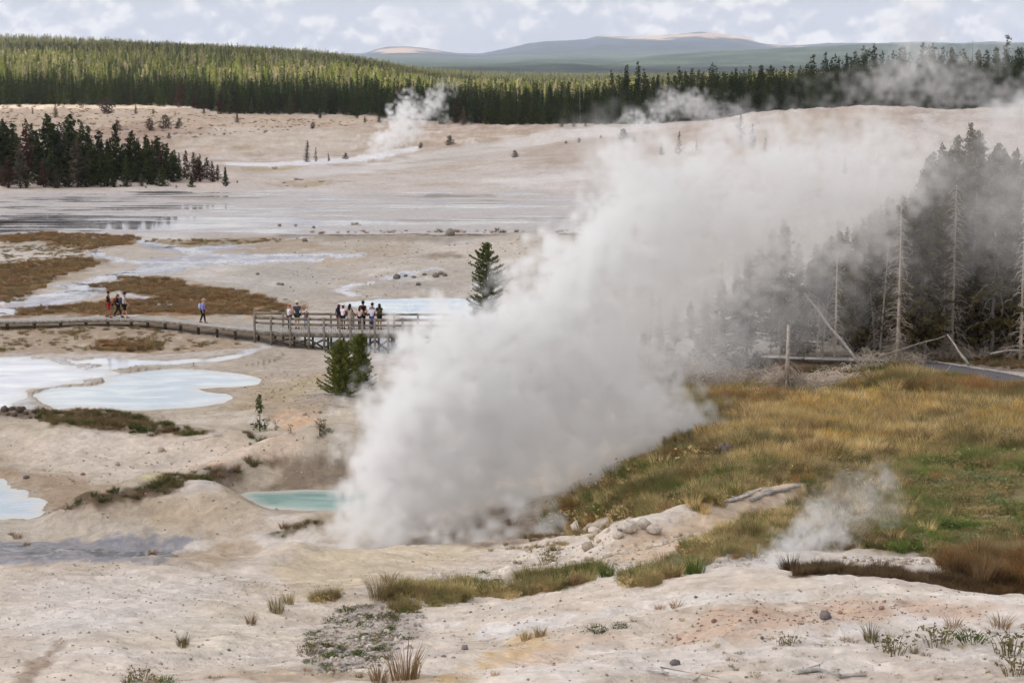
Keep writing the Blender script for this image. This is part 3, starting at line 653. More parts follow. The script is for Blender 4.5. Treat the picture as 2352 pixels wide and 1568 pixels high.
# ------------------------------------------------------------------ the ground, one sheet to the horizon
idx = np.arange(NR * NC).reshape(NR, NC)
faces = np.stack([idx[:-1, :-1], idx[:-1, 1:], idx[1:, 1:], idx[1:, :-1]], -1).reshape(-1, 4)
gme = mesh_np('ground', np.stack([XX, YY, Z], -1).reshape(-1, 3), faces, [M_GROUND], smooth=True)
ca = gme.attributes.new('col', 'FLOAT_COLOR', 'POINT'); ca.data.foreach_set('color', np.concatenate([CC, np.ones((NR, NC, 1))], -1).astype(np.float32).ravel())
wa = gme.attributes.new('wet', 'FLOAT', 'POINT'); wa.data.foreach_set('value', WET.astype(np.float32).ravel())
tanw = (1 - sstep(YY, 180, 210)) * (1 - sstep(WET, .05, .3)) + sstep(YY, 300, 330) * (1 - sstep(YY, 520, 560)) * .6
ta = gme.attributes.new('tan', 'FLOAT', 'POINT'); ta.data.foreach_set('value', tanw.astype(np.float32).ravel())
tagit(addobj('ground', gme), kind='structure')
print('ground', NR, NC, time.time() - T0)
# ground behind and beside the camera, below the first ring
M_W = {'main': water_mat('pond_water', tuple(A(205,216,224)*.82), .03, col2=tuple(A(222,228,230)*.95)),
       'strip': water_mat('shallow_water', tuple(A(215,220,228)*1.05), .03), 
       'crust': water_mat('crust_water', tuple(A(205,205,212)*1.05), .10, col2=tuple(A(225,225,232)*1.15), wave=.05),
       'back': water_mat('back_pond_water', tuple(A(190,210,225)*.95), .03, col2=tuple(A(220,228,232)*1.1)),
       'pool': water_mat('pool_water', tuple(A(124,168,162)*.75), .04, col2=tuple(A(160,190,184)*.85)),
       'blue': water_mat('blue_water', tuple(A(182,194,202)*.95), .12, col2=tuple(A(205,212,220)*.9), wave=.08),
       'under': water_mat('dark_pool_water', tuple(A(140,150,160)*.5), .04)}
for k, (P, lev) in PONDS.items():
    sd = SHORE[k]; msk = (sd < .45) & ((Z < lev + .12) | (sd < .2)); q = msk[:-1, :-1] & msk[:-1, 1:] & msk[1:, 1:] & msk[1:, :-1]
    fc = faces.reshape(NR - 1, NC - 1, 4)[q]; used, invv = np.unique(fc, return_inverse=True); fc = invv.reshape(-1, 4)
    xs_, ys_ = XX.ravel()[used], YY.ravel()[used]
    me = mesh_np('water', np.stack([xs_, ys_, np.full(len(xs_), lev + .004)], 1), fc, [M_W[k]], smooth=True)
    a_ = me.attributes.new('shore', 'FLOAT', 'POINT'); a_.data.foreach_set('value', (1 - sstep(-sd.ravel()[used] + .3 * fbm(xs_/1.2, ys_/2, 3, 88), 0, 1.1)).astype(np.float32))
    tagit(addobj({'main': 'pond', 'back': 'pond', 'pool': 'pool'}.get(k, 'water'), me), kind='structure')
SHORE.clear()

# ------------------------------------------------------------------ cumulus clouds overhead: they shade the basin and strips of the hills
M_CLOUD = solid('cloud_white', (.8, .8, .8), 1, .02, .01, 0)
def cloud(tx, ty, rx, ry, seed, alt=1200, keep=None):
    k = alt / SD.z; cx, cy_ = tx + SD.x * k, ty + SD.y * k
    b = MB(); rr = random.Random(seed)
    b.ball((0, 0, 0), (rx, ry, 90), 40, 12, .25, seed)
    for _ in range(26):
        a = rr.uniform(0, 6.28); q = math.sqrt(rr.random()) * .8; s_ = rr.uniform(.16, .3)
        b.ball((q*rx*math.cos(a), q*ry*math.sin(a), rr.uniform(0, 90)), (rx*s_, ry*s_*1.3, min(150, rx*s_*.7)), 14, 8, .3, rr.random()*50)
    o = addobj('cloud', b.mesh('cloud', [M_CLOUD], True), loc=(cx, cy_, alt)); tagit(o, kind='structure')
cloud(60, 170, 620, 350, 1)
cloud(-110, 1520, 310, 480, 3)
cloud(-440, 1720, 230, 140, 4)
cloud(-78, 1130, 50, 400, 8)
cloud(-150, 1330, 60, 330, 9)
cloud(500, 2300, 500, 300, 6)
cloud(420, 3900, 900, 500, 5)

# ------------------------------------------------------------------ trees
def tri_clumps(C, size, rng, n=2, flat_=.6, up=.25):
    """leaf clumps: n small triangles round every centre"""
    C = np.repeat(C, n, 0); size = np.repeat(size, n) if hasattr(size, '__len__') else np.full(len(C), size)
    m = len(C); nr = rng.normal(size=(m, 3)); nr[:, 2] += up; nr /= np.linalg.norm(nr, axis=1)[:, None]
    t = np.cross(nr, rng.normal(size=(m, 3))); t /= np.linalg.norm(t, axis=1)[:, None] + 1e-9; bt = np.cross(nr, t)
    C = C + rng.normal(size=(m, 3)) * size[:, None] * .35
    an = rng.uniform(0, 6.28, m); V = []
    for k in range(3):
        a = an + k * 2.094 + rng.uniform(-.4, .4, m); r = size * rng.uniform(.5, 1.15, m)
        V.append(C + (np.cos(a) * r)[:, None] * t + (np.sin(a) * r * flat_)[:, None] * bt)
    V = np.stack(V, 1).reshape(-1, 3); return V, np.arange(m * 3).reshape(-1, 3)
def conifer_crown(seed, h, rmax, nb, cs, base=.12, shape=1.0, lean=0, upc=.3, gap=.12, per=2, tuftn=1.0, lump=.25, dens=1.0):
    rng = np.random.default_rng(seed); Cs = []; Ss = []
    ph = rng.uniform(0, 6.28); 
    for i in range(nb):
        t = base + (1 - base) * ((i + rng.random()) / nb) ** .9
        if rng.random() < gap: continue
        tt = (t - base) / (1 - base)
        prof = (1 - tt) ** shape * (.55 + .45 * min(1, tt * 5 + .25)) + .04
        az = i * 2.39996 + rng.normal() * .35
        L_ = rmax * prof * rng.uniform(.6, 1.15) * (1 + lump * math.sin(az * 2 + ph + 7 * tt) + lump * .6 * math.sin(11 * tt + ph * 2 + az))
        n = max(1, int(L_ / cs * tuftn)); s = (np.arange(n) + rng.random(n)) / n; s = .12 + .88 * s ** .8
        z = h * t + L_ * (upc * s * s - .12 * s) 
        x = math.cos(az) * L_ * s; y = math.sin(az) * L_ * s
        side = rng.normal(size=n) * cs * .5 * (1.2 - .6 * s)
        Cs.append(np.stack([x - math.sin(az) * side, y + math.cos(az) * side, z], 1)); Ss.append(cs * (1.15 - .35 * s) * rng.uniform(.7, 1.2, n))
    Cs.append(np.array([[0, 0, h * q] for q in (.97, .99, 1.0)])); Ss.append(np.array([cs * .6, cs * .45, cs * .4]))
    C = np.concatenate(Cs); Sz = np.concatenate(Ss)
    return tri_clumps(C, Sz, rng, per)
def trunk_mb(h, r, seed=0, n=6, bend=.02, top=1.0, b=None):
    rr = random.Random(seed); b = b or MB(); k = 6; ph = rr.uniform(0, 6.28)
    b.tube([(bend*h*math.sin(ph + 3*i/k)*i/k, bend*h*math.cos(ph + 2*i/k)*i/k, h*top*i/k - (.3 if i == 0 else 0)) for i in range(k+1)], [r*(1 - .85*i/k*top) for i in range(k+1)], n); return b
def dead_mb(seed, h, r, nbr, bl, droop=1.0, twig=3, t0=.1, rr_=.016, b=None):
    rr = random.Random(seed); b = b or MB()
    for i in range(nbr):
        t = t0 + (1 - t0) * (i + rr.random()) / nbr; az = i * 2.4 + rr.uniform(-.5, .5); L_ = bl * (1 - t * .75) * rr.uniform(.45, 1.15)
        if rr.random() < .12: continue
        c, s = math.cos(az), math.sin(az); pts = []
        dr = droop * rr.uniform(.5, 1.4); up0 = rr.uniform(.1, .5)
        for k in range(6):
            q = k / 5; pts.append((c*L_*q*(1 - .25*q*dr), s*L_*q*(1 - .25*q*dr), h*t + L_*(up0*q - dr*.95*q*q)))
        b.tube(pts, [rr_*(1.2 - .9*k/5) for k in range(6)], 3, False)
        for _ in range(twig):
            k = rr.randint(1, 5); p = pts[k]; a2 = az + rr.choice((-1, 1)) * rr.uniform(.4, 1.2); l2 = L_ * rr.uniform(.15, .4)
            b.tube([p, (p[0] + math.cos(a2)*l2*.6, p[1] + math.sin(a2)*l2*.6, p[2] - l2*.15*dr), (p[0] + math.cos(a2)*l2, p[1] + math.sin(a2)*l2, p[2] - l2*.6*dr)], [rr_*.6, rr_*.5, rr_*.25], 3, False)
    return b
TRUNKC = (.075, .062, .052); GREYC = (.43, .365, .30)
class Kind:
    def __init__(s, crown, trunk, name): s.c = crown; s.t = trunk; s.name = name
def plant(kind, x, y, label, cat='tree', group=None, sc=1.0, tint=(.03, .05, .015), ttint=TRUNKC, rz=None, name=None, parts=('crown', 'trunk'), tilt=0, sxy=1.0, zoff=-.05):
    z = float(height(x, y)) + zoff
    o = addobj(name or kind.name, None, loc=(x, y, z), rot=(tilt * .6, tilt, rz if rz is not None else random.uniform(0, 6.28)), scale=(sc * sxy, sc * sxy, sc))
    tagit(o, label, cat, group)
    if kind.c: tagit(addobj(parts[0], kind.c, o), tint=tint)
    if kind.t: tagit(addobj(parts[1], kind.t, o), tint=ttint)
    return o
def mk(seed, h, rmax, nb, cs, mat=M_NEEDLE, tr=None, name='pine_tree', **kw):
    v, f = conifer_crown(seed, h, rmax, nb, cs, **kw)
    return Kind(mesh_np('crown', v, f, [mat]), trunk_mb(h * .96, tr or h * .012 + .02, seed).mesh('trunk', [M_BARK]), name)
GRN = lambda a=1.0, d=0.0: tuple(np.array([.034 + .012*d, .050 + .006*d, .014]) * a)
# --- the dense forest: one-mesh trees far back (also the pattern for the mass), the front row one by one
def forest_mesh(seed, h, rmax, nb, cs, bare=.1, **kw):
    v, f = conifer_crown(seed, h, rmax, nb, cs, base=bare, **kw); b = trunk_mb(h * .95, h * .011 + .02, seed, 4)
    tm = np.concatenate(b.v); nv = len(v)
    fl = [f, np.concatenate(b.t) + nv, np.concatenate(b.q) + nv]
    return mesh_np('forest_tree', np.concatenate([v, tm]), fl, [M_NEEDLE, M_BARK], [0]*len(f) + [1]*(len(fl[1]) + len(fl[2])))
FT = [forest_mesh(100 + k, 10, [1.75, 1.3, 1.95, 1.4][k], [84, 66, 90, 70][k], .34, bare=[.02, .22, .02, .28][k], gap=.08, tuftn=1.3, per=2, shape=[1.05, .85, 1.15, .8][k]) for k in range(4)]
def leafless(seed):
    b = trunk_mb(11, .13, seed, 4, top=1.0); dead_mb(seed, 11, .1, 26, 1.1, .4, 1, .3, .03, b)
    return b.mesh('bare_forest_tree', [M_BARK])
FB = leafless(5)
NODE_CACHE = {}
def scatter(name, pts, rot, scl, tint, templates, pick, label, cat, mat=None, keep=True):
    """uncountable growth: instances of the given objects on points (kind stuff)"""
    n = len(pts); me = bpy.data.meshes.new(name); me.vertices.add(n); me.vertices.foreach_set('co', np.asarray(pts, np.float32).ravel())
    def at_(nm, ty, fld, arr):
        a = me.attributes.new(nm, ty, 'POINT'); a.data.foreach_set(fld, np.asarray(arr).ravel())
    at_('rot', 'FLOAT_VECTOR', 'vector', np.asarray(rot, np.float32)); at_('scl', 'FLOAT_VECTOR', 'vector', np.asarray(scl, np.float32))
    at_('tint', 'FLOAT_VECTOR', 'vector', np.asarray(tint, np.float32)); at_('pick', 'INT', 'value', np.asarray(pick, np.int32))
    o = addobj(name, me); ng = bpy.data.node_groups.new(name, 'GeometryNodeTree')
    ng.interface.new_socket('Geometry', in_out='INPUT', socket_type='NodeSocketGeometry'); ng.interface.new_socket('Geometry', in_out='OUTPUT', socket_type='NodeSocketGeometry')
    N, L = ng.nodes, ng.links; gi = N.new('NodeGroupInput'); go = N.new('NodeGroupOutput'); jn = N.new('GeometryNodeJoinGeometry')
    def na(nm, ty):
        a = N.new('GeometryNodeInputNamedAttribute'); a.data_type = ty; a.inputs[0].default_value = nm; return a.outputs[0]
    mp = N.new('GeometryNodeMeshToPoints'); L.new(gi.outputs[0], mp.inputs[0])
    for k, t in enumerate(templates):
        oi = N.new('GeometryNodeObjectInfo'); oi.inputs['Object'].default_value = t; oi.inputs['As Instance'].default_value = True; oi.transform_space = 'ORIGINAL'
        cm = N.new('FunctionNodeCompare'); cm.data_type = 'INT'; cm.operation = 'EQUAL'
        L.new(na('pick', 'INT'), cm.inputs[2]); cm.inputs[3].default_value = k
        ip = N.new('GeometryNodeInstanceOnPoints'); L.new(mp.outputs[0], ip.inputs['Points']); L.new(cm.outputs[0], ip.inputs['Selection']); L.new(oi.outputs['Geometry'], ip.inputs['Instance'])
        er = N.new('FunctionNodeEulerToRotation'); L.new(na('rot', 'FLOAT_VECTOR'), er.inputs[0]); L.new(er.outputs[0], ip.inputs['Rotation']); L.new(na('scl', 'FLOAT_VECTOR'), ip.inputs['Scale'])
        L.new(ip.outputs[0], jn.inputs[0])
    L.new(jn.outputs[0], go.inputs[0]); m = o.modifiers.new('scatter', 'NODES'); m.node_group = ng
    tagit(o, label, cat, kind='stuff'); return o
def in_view(x, y, z, mu=60): 
    u, v = project(x, y, z); return (u > -mu) & (u < 2352 + mu)
def forest():
    global FTO
    rng = np.random.default_rng(3); P = []
    for y0, y1, sp in ((400, 560, 2.7), (560, 760, 2.8), (760, 1050, 3.4), (1050, 1500, 4.8), (1500, 2100, 7.5), (2100, 3050, 10)):
        n = int(.66 * (y1*y1 - y0*y0) / 2 / (sp*sp) * 1.0)
        y = np.sqrt(rng.uniform(y0*y0, y1*y1, n)); a = rng.uniform(-.33, .33, n); P.append(np.stack([a*y, y], 1))
    P = np.concatenate(P); x, y = P.T; a = x / y; ey = edgeY(a); d = y - ey
    cl = fbm(x/9, y/14, 3, 80)
    keep = (d > 5) & ((d > 22) | (cl > -.25)) & ~((y > 800) & (fbm(x/60, y/90, 3, 81) < -.42))
    # far right only shows the nearest rows
    keep &= ~((a > .16) & (y > 900) & (rng.random(len(y)) < .35))
    x, y, a, d = x[keep], y[keep], a[keep], d[keep]; n = len(x); z = height(x, y)
    tall = sstep(d + 25 * fbm(x/40, y/40, 2, 83), 70, 150) ; rt = sstep(a, .03, .09) * sstep(-d, -120, -10) * (0.5 + .6 * sstep(a, .13, .17))
    s = (.66 + .1*np.clip(d, 0, 60)/60 + .10*tall + .56*rt*sstep(d, 5, 40)) * rng.uniform(.55, 1.15, n) * (1 + .22 * fbm(x/22, y/22, 3, 84) + .28 * fbm(x/7, y/7, 2, 85))
    s *= np.where((rng.random(n) < .03) & (d > 40) & (a < -.08), 1.2, 1)
    s *= 1 - .30 * sstep(a, -.08, -.03) * tall * (1 - .4 * sstep(a, .1, .14))
    s *= 1 - .12 * (1 - tall) * (a < .05)
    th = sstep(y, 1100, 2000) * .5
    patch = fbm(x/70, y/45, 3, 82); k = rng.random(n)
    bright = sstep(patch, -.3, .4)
    t = np.stack([.028 + .14*bright*tall, .042 + .135*bright*tall, .012 + .038*bright*tall], 1)  # brighter, yellower tints behind the front rows paint in the sunlit band
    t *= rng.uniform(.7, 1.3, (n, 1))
    t *= (1 + .9 * sstep(y, 1500, 2200))[:, None]; t[:, 0] *= 1 + .1 * sstep(y, 1500, 2200)  # far hill tints raised to paint sunlight on them
    young = (rng.random(n) < .30 * tall); t[young] = np.array([.20, .23, .055]) * rng.uniform(.8, 1.2, (young.sum(), 1))  # yellow-green share of the trees, part of the painted sunlit band
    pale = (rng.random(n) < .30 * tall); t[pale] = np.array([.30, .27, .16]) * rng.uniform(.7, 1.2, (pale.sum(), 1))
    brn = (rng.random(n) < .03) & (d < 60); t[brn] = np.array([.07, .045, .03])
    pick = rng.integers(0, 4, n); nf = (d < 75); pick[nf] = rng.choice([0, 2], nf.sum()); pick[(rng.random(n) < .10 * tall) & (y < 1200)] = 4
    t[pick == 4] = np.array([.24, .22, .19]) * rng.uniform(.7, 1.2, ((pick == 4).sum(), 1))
    t *= (1 + .55 * tall * (1 - sstep(y, 1150, 1300)))[:, None]  # extra tint gain, painting the sunlit band brighter still
    rot = np.stack([rng.normal(0, .03, n), rng.normal(0, .03, n), rng.uniform(0, 6.28, n)], 1)
    wd = s * rng.uniform(.85, 1.3, n) * (1 + th)
    lab = ['slim dark pine standing just inside the forest edge behind the far slope', 'bare-stemmed pine just inside the dense forest edge', 'broad dark pine just inside the dense forest edge', 'narrow high-crowned pine just inside the dense forest edge']
    FTO = []
    for q in range(4):
        u_ = [130, 640, 1130, 1390][q]; xe = (u_ - CU)/F/cp; ye = float(edgeY(xe)) + 6
        FTO.append(tagit(addobj('forest_tree', FT[q], loc=on(xe*ye, ye), scale=.8), lab[q], 'tree', tint=(.034, .054, .015)))
    xe = (1330 - CU)/F/cp; ye = float(edgeY(xe)) + 9
    FTO.append(tagit(addobj('bare_forest_tree', FB, loc=on(xe*ye, ye), scale=.95), 'bare grey leafless trunk among the front pines of the forest', 'dead tree', tint=(.22, .2, .175)))
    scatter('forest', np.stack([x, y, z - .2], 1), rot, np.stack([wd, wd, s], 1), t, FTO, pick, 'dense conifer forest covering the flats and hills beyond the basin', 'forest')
    print('forest trees', n)
forest()
def forest_front():
    rng = random.Random(5)
    kinds = [mk(200 + k, 7.2, [1.5, 1.2, 1.7, 1.35, 1.5][k], 95, .24, base=.01, gap=.05, tuftn=1.6, per=3, shape=1.0) for k in range(5)]
    FRONT_L = 'young dark green pine in the unbroken front row of the forest edge'
    n = 0
    for i in range(106):
        u = -60 + i * 1560 / 106 + rng.uniform(-7, 7); a = (u - CU)/F/cp; 
        if a > .075 and rng.random() < .0: continue
        y = float(edgeY(a)) + rng.uniform(-4, 12); x = a * y
        s = rng.uniform(.62, 1.1); red = (300 < u < 520 and rng.random() < .35) or rng.random() < .04
        o = plant(kinds[rng.randrange(5)], x, y, 'rust-brown dying pine in the front row of the forest edge' if red else FRONT_L, group='rust-brown pines along the forest edge' if red else 'pines along the front of the forest',
                  sc=s, tint=(.060, .034, .022) if red else GRN(rng.uniform(.7, 1.25), rng.uniform(0, 1)), sxy=rng.uniform(.9, 1.35))
    # stragglers in front of the edge
    for i, (u, v, hh, tr) in enumerate([(45,246,26,0),(75,262,16,0),(128,270,30,1),(312,262,22,0),(352,262,12,1),(468,262,22,0),(528,262,62,0),(545,282,26,0),(578,262,38,0),(612,262,18,0),(668,264,50,0),(708,258,52,0),(735,272,26,0),(820,272,18,0),(838,282,16,0),(872,282,34,0),(890,268,40,0),(1065,288,44,1),(1290,292,30,0),(1318,292,26,0),(1345,292,22,0),(1240,284,30,0),(1170,286,26,0)]):
        x, y, z = at(u, v); s = hh * y / F / 7.2
        lab = ['lone bushy pine a little in front of the dark forest edge', 'small pine on the pale slope in front of the forest', 'brown-leaved pine in front of the forest edge'][2 if tr else (0 if hh > 30 else 1)]
        plant(kinds[i % 5], x, y, lab, group=['pines just in front of the forest edge', 'small pines on the upper slope', 'brown pines before the forest'][2 if tr else (0 if hh > 30 else 1)], sc=s, tint=(.085, .055, .035) if tr else (.066, .070, .030), sxy=1.4)
    # tall snags above the canopy
    snag = Kind(None, None, 'dead_tree')
    b = trunk_mb(14, .16, 9, 5, .01); dead_mb(9, 14, .1, 40, .9, .3, 1, .35, .03, b); sn1 = b.mesh('snag', [M_BARK])
    b = trunk_mb(13, .15, 19, 5, .03); dead_mb(19, 13, .1, 20, .6, .2, 0, .5, .03, b); sn2 = b.mesh('snag', [M_BARK])
    for i, (u, v0, Y) in enumerate([(1107,152,520),(1088,188,500),(1050,196,500),(1296,185,480),(1322,190,470),(1350,182,500),(1408,170,460),(1425,178,455),(1470,150,450),(1262,205,480),(1182,196,470),(1230,215,470),(1520,165,450),(1620,170,445),(2235,92,470),(2320,90,470),(2130,105,480)]):
        a = ray(u, v0)[0]; x = a*Y; z = float(height(x, Y)); top = zof(v0, Y); s = (top - z) / (14 if i % 2 == 0 else 13)
        L_ = 'tall bare dead trunk rising above the forest canopy' if s > .85 else 'grey bare snag standing among the forest pines'
        tagit(addobj('dead_tree', sn1 if i % 2 == 0 else sn2, loc=(x, Y, z - .2), scale=s, rot=(0, random.uniform(-.03, .03), i)), L_, 'dead tree', 'tall snags over the forest' if s > .85 else 'snags among the forest pines', tint=(.15, .13, .115))
forest_front()
print('forest', time.time() - T0)

# --- tall dark pines to the right of the forest edge, on the skyline
def right_forest():
    rng = random.Random(15)
    kinds = [mk(240 + k, 12, [1.9, 1.6, 2.1][k], 110, .32, base=[.18, .3, .1][k], gap=.1, tuftn=1.9, per=3, shape=.75, lump=.3) for k in range(3)]
    tops = [(1405,160),(1440,150),(1465,142),(1480,158),(1512,172),(1535,168),(1560,152),(1590,158),(1615,166),(1640,162),(1665,170),(1690,158),(1722,150),(1745,166),(1770,152),(1800,166),(1835,160),(1862,140),(1890,145),(1910,138),(1945,132),(1965,128),(1990,136),(2010,134),(2040,128),(2065,130),(2095,132),(2125,124),(2160,130),(2190,118),(2215,112),(2250,116),(2285,112),(2310,104),(2345,110),(1425,178),(1500,180),(1580,176),(1655,180),(1760,178),(1820,176),(1880,160),(1930,156),(2030,150),(2110,150),(2180,146),(2270,140),(2335,136)]
    for i, (u, v) in enumerate(tops):
        Y = rng.uniform(436, 462); a = ray(u, v)[0]; x = a*Y; z = float(height(x, Y)); s = (zof(v, Y) - z) / 12
        plant(kinds[i % 3], x, Y, 'tall dark pine on the skyline behind the domed white slope', group='tall pines behind the domed slope', sc=s, tint=GRN(rng.uniform(.8, 1.2), rng.random()), sxy=rng.uniform(.8, 1.15)/max(.9, s)*1.0)
right_forest()

# --- island of small pines at the left edge of the flats
def island():
    rng = random.Random(21)
    kg = [mk(300 + k, 6, [1.45, 1.2, 1.6, 1.35, 1.1][k], 95, .26, base=.02, gap=.06, tuftn=2.0, per=4, shape=[.8, .9, .7, .85, 1][k], lump=.3) for k in range(5)]
    kb = [mk(320 + k, 5, [1.25, 1.05][k], 80, .22, M_DEADN, base=.04, gap=.1, tuftn=1.7, per=3, shape=.8) for k in range(2)]
    # (u, base v, top v, brown)
    T = [(10,418,275,0),(32,400,283,0),(48,432,330,2),(62,415,276,1),(75,395,285,0),(90,425,320,0),(100,430,365,1),(112,405,262,0),(125,415,290,0),(140,400,285,2),(150,428,350,0),(165,410,262,0),(178,430,320,2),(190,418,280,0),(205,400,290,0),(216,424,330,0),(230,408,300,0),(240,428,345,0),(255,405,318,0),(268,412,285,0),(282,400,330,2),(290,428,360,0),(305,412,300,0),(318,400,318,0),(330,415,342,0),(342,420,330,0),(352,408,322,2),(362,398,312,0),(372,428,380,0),(385,412,330,0),(400,418,345,0),(412,412,352,2),(428,412,345,1),(440,430,400,0),(446,418,350,1),(460,418,355,1),(475,412,362,2),(488,418,370,1),(500,415,378,2),(518,428,383,0),(20,432,360,1),(5,428,380,2),(132,432,385,2),(262,430,390,0),(62,432,392,0),(310,418,372,0),(395,405,350,0),(338,405,310,0),(248,395,320,0),(86,400,300,0),(15,395,290,0),(155,395,275,0),(215,412,345,1),(42,410,310,0),(176,400,300,0),(118,428,345,0),(225,418,360,1),(295,405,330,0),(198,430,370,0),(325,428,395,2),(375,402,330,1),(350,424,360,0),(455,408,360,0),(0,405,300,0),(-20,420,285,0),(-40,410,290,0)]
    for i, (u, vb, vt, br) in enumerate(T):
        x, y, z = at(u, vb); h = (zof(vt, y) - z)
        k = kb[i % 2] if br else kg[i % 5]; s = h / (5 if br else 6)
        if u >= 515: lab, gp = 'small round dark pine at the tip of the tree island', None
        elif br == 1: lab, gp = 'rust-red dying pine among the green pines on the low island', 'rust-red pines on the island'
        elif br == 2: lab, gp = 'sparse grey-brown pine among the green pines on the low island', 'grey-brown pines on the island'
        elif h < 3: lab, gp = 'small bushy green pine at the front rim of the tree island', 'small pines on the island rim'
        else: lab, gp = 'dark green pine in the cluster on the low island beside the flats', 'green pines on the island'
        plant(k, x, y, lab, group=gp, sc=s, tint=[GRN(rng.uniform(.7, 1.2), rng.random()), (.072, .04, .028), (.07, .062, .042)][br], sxy=rng.uniform(.95, 1.5) * (1.15 if h < 3.5 else 1))
    sh = mk(330, 1, .62, 40, .1, base=.0, gap=.05, tuftn=1.6, shape=.45, name='shrub')
    for i, (u, v, w_, br) in enumerate([(202,418,26,0),(215,428,12,0),(128,432,20,1),(160,430,26,1),(292,430,10,0),(335,432,8,0),(350,425,10,0),(405,431,9,1),(545,420,8,0),(60,432,16,1),(180,425,18,1),(232,430,10,1),(245,424,12,1)]):
        x, y, z = at(u, v)
        plant(sh, x, y, 'low rusty shrub on the pale rim of the tree island' if br else 'low green shrub on the pale rim of the tree island', 'shrub', 'rusty shrubs on the island rim' if br else 'green shrubs on the island rim', sc=w_ * y / F * .75, tint=(.08, .05, .035) if br else GRN(1.1, .8), parts=('foliage', 'stem'))
island()

# --- lone trees and shrubs
SHRUB = mk(340, 1, .62, 46, .085, base=.0, gap=.05, tuftn=1.8, shape=.45, name='shrub')
SPRIG = mk(341, 1, .55, 22, .075, base=.0, gap=.2, tuftn=1.2, shape=.3, name='shrub')
def lone():
    rng = random.Random(4)
    # dead leaning one and its neighbour on the white strip
    b = trunk_mb(4, .07, 4, 5, .05); dead_mb(4, 4, .05, 120, 1.1, .5, 3, .03, .05, b); me = b.mesh('dead_pine', [M_BARK])
    x, y, z = at(703, 372); tagit(addobj('dead_tree', me, loc=(x, y, z - .1), rot=(0, .14, 1), scale=(zof(322, y) - z)/4), 'grey dead tree leaning on the white shore strip', 'dead tree', tint=(.09, .08, .075))
    k = mk(350, 3, .55, 60, .14, base=.02, gap=.08, tuftn=1.5)
    x, y, z = at(725, 371); plant(k, x, y, 'small dark conifer beside the leaning dead tree on the white strip', sc=(zof(338, y) - z)/3, tint=(.035, .042, .028), sxy=1.3)
    x, y, z = at(756, 370); tagit(addobj('dead_tree', me, loc=(x, y, z - .05), rot=(0, .12, 3), scale=(zof(350, y) - z)/4), 'short dead stick-like tree right of the small dark conifer', 'dead tree', tint=(.09, .08, .075))
    for u, v, w_, lab, br in [(794,366,16,'dark green bush at the right end of the white strip',0),(1033,334,24,'dark green bush on the beige slope right of the far steam column',0),(966,340,14,'flat green bush just right of the far steam column base',0),(940,298,12,'small green bush behind the far steam column',0),(1183,362,18,'grey-brown bush alone on the tan slope face',1),(1330,328,12,'small brown-green bush in the row on the tan slope',0),(1300,330,8,'tiny rust bush in the row on the tan slope',1),(1380,318,8,'tiny green bush near the top of the tan slope',0),(1432,320,26,'large grey-brown brush patch on the tan slope',1),(1456,328,14,'grey-brown brush next to the large brush patch on the slope',1),(718,296,16,'small dark bush below the forest edge',0),(408,296,16,'low green bush on the upper left slope',0),(412,290,20,'dark red-brown brush on the upper left slope',1),(345,300,30,'dark red-brown brush pile on the upper left slope',1),(380,296,34,'wide brown brush between the bushes of the upper left slope',1),(270,300,26,'purplish dead brush on the upper left slope',1),(388,318,14,'round green bush under the brush of the upper left slope',0),(246,262,40,'grey dead brush just below the forest edge',1)]:
        x, y, z = at(u, v); plant(SHRUB, x, y, lab, 'shrub', sc=w_ * y / F * .95, tint=(.095, .07, .06) if br else (.045, .052, .025), parts=('foliage', 'stem'))
    x, y, z = at(1519, 356); plant(mk(352, 2.2, .6, 60, .13, base=.02, gap=.05, tuftn=1.6), x, y, 'lone little dark fir on the white slope left of the steam', sc=(zof(328, y) - z)/2.2, tint=(.03, .045, .022), sxy=1.2)
    for u, v, t_, lab in [(1560,355,302,'hazy grey-green pine half hidden in thin steam on the slope'),(1700,320,262,'dark brown-green pine leaning over the steam below the dome crest'),(1728,345,285,'dark pine behind the one leaning over the steam'),(1758,372,318,'brown bare-looking pine inside the steam under the dome'),(1792,350,325,'small brown pine at the right of those under the dome'),(1940,400,362,'faint small pine seen through thin steam on the right slope'),(1600,346,320,'faint short pine on the slope behind the steam')]:
        x, y, z = at(u, v); plant(mk(360 + u, 4, .9, 60, .22, base=.02, gap=.15, tuftn=1.3), x, y, lab, sc=(zof(t_, y) - z)/4, tint=(.05, .045, .03), sxy=1.1)
    # the pine by the back pond
    x, y = flat(1118, 770, 0.0)[0], 133.5
    z = float(height(x, y)); h = zof(557, y) - z
    v, f = conifer_crown(401, h, 1.4, 170, .115, base=.06, shape=.42, gap=.14, tuftn=2.4, per=5, lump=.33, upc=.45)
    K = Kind(mesh_np('crown', v, f, [M_NEEDLE_NEAR]), trunk_mb(h*.97, .11, 401, 8, .01).mesh('trunk', [M_BARK]), 'pine_tree')
    plant(K, x, y, 'tall green pine standing alone beside the pale back pond', tint=(.105, .135, .032), rz=0.5, sxy=1.0)
    # the pair in front of the boardwalk
    for sd, u, vb, vt, rw, lab in ((402, 786, 908, 780, .95, 'bushy green pine in front of the boardwalk platform, left one of the pair'), (403, 828, 893, 766, .85, 'bushy green pine touching the steam in front of the platform')):
        x, y, z = at(u, vb); h = zof(vt, y) - z
        v, f = conifer_crown(sd, h, rw * (54 if sd == 402 else 44) * y / F, 190, .085, base=.02, shape=.45, gap=.07, tuftn=2.4, per=5, lump=.25, upc=.45)
        K = Kind(mesh_np('crown', v, f, [M_NEEDLE_NEAR]), trunk_mb(h*.95, .05, sd, 7, .01).mesh('trunk', [M_BARK]), 'pine_tree')
        plant(K, x, y, lab, tint=(.16, .185, .045), rz=0)
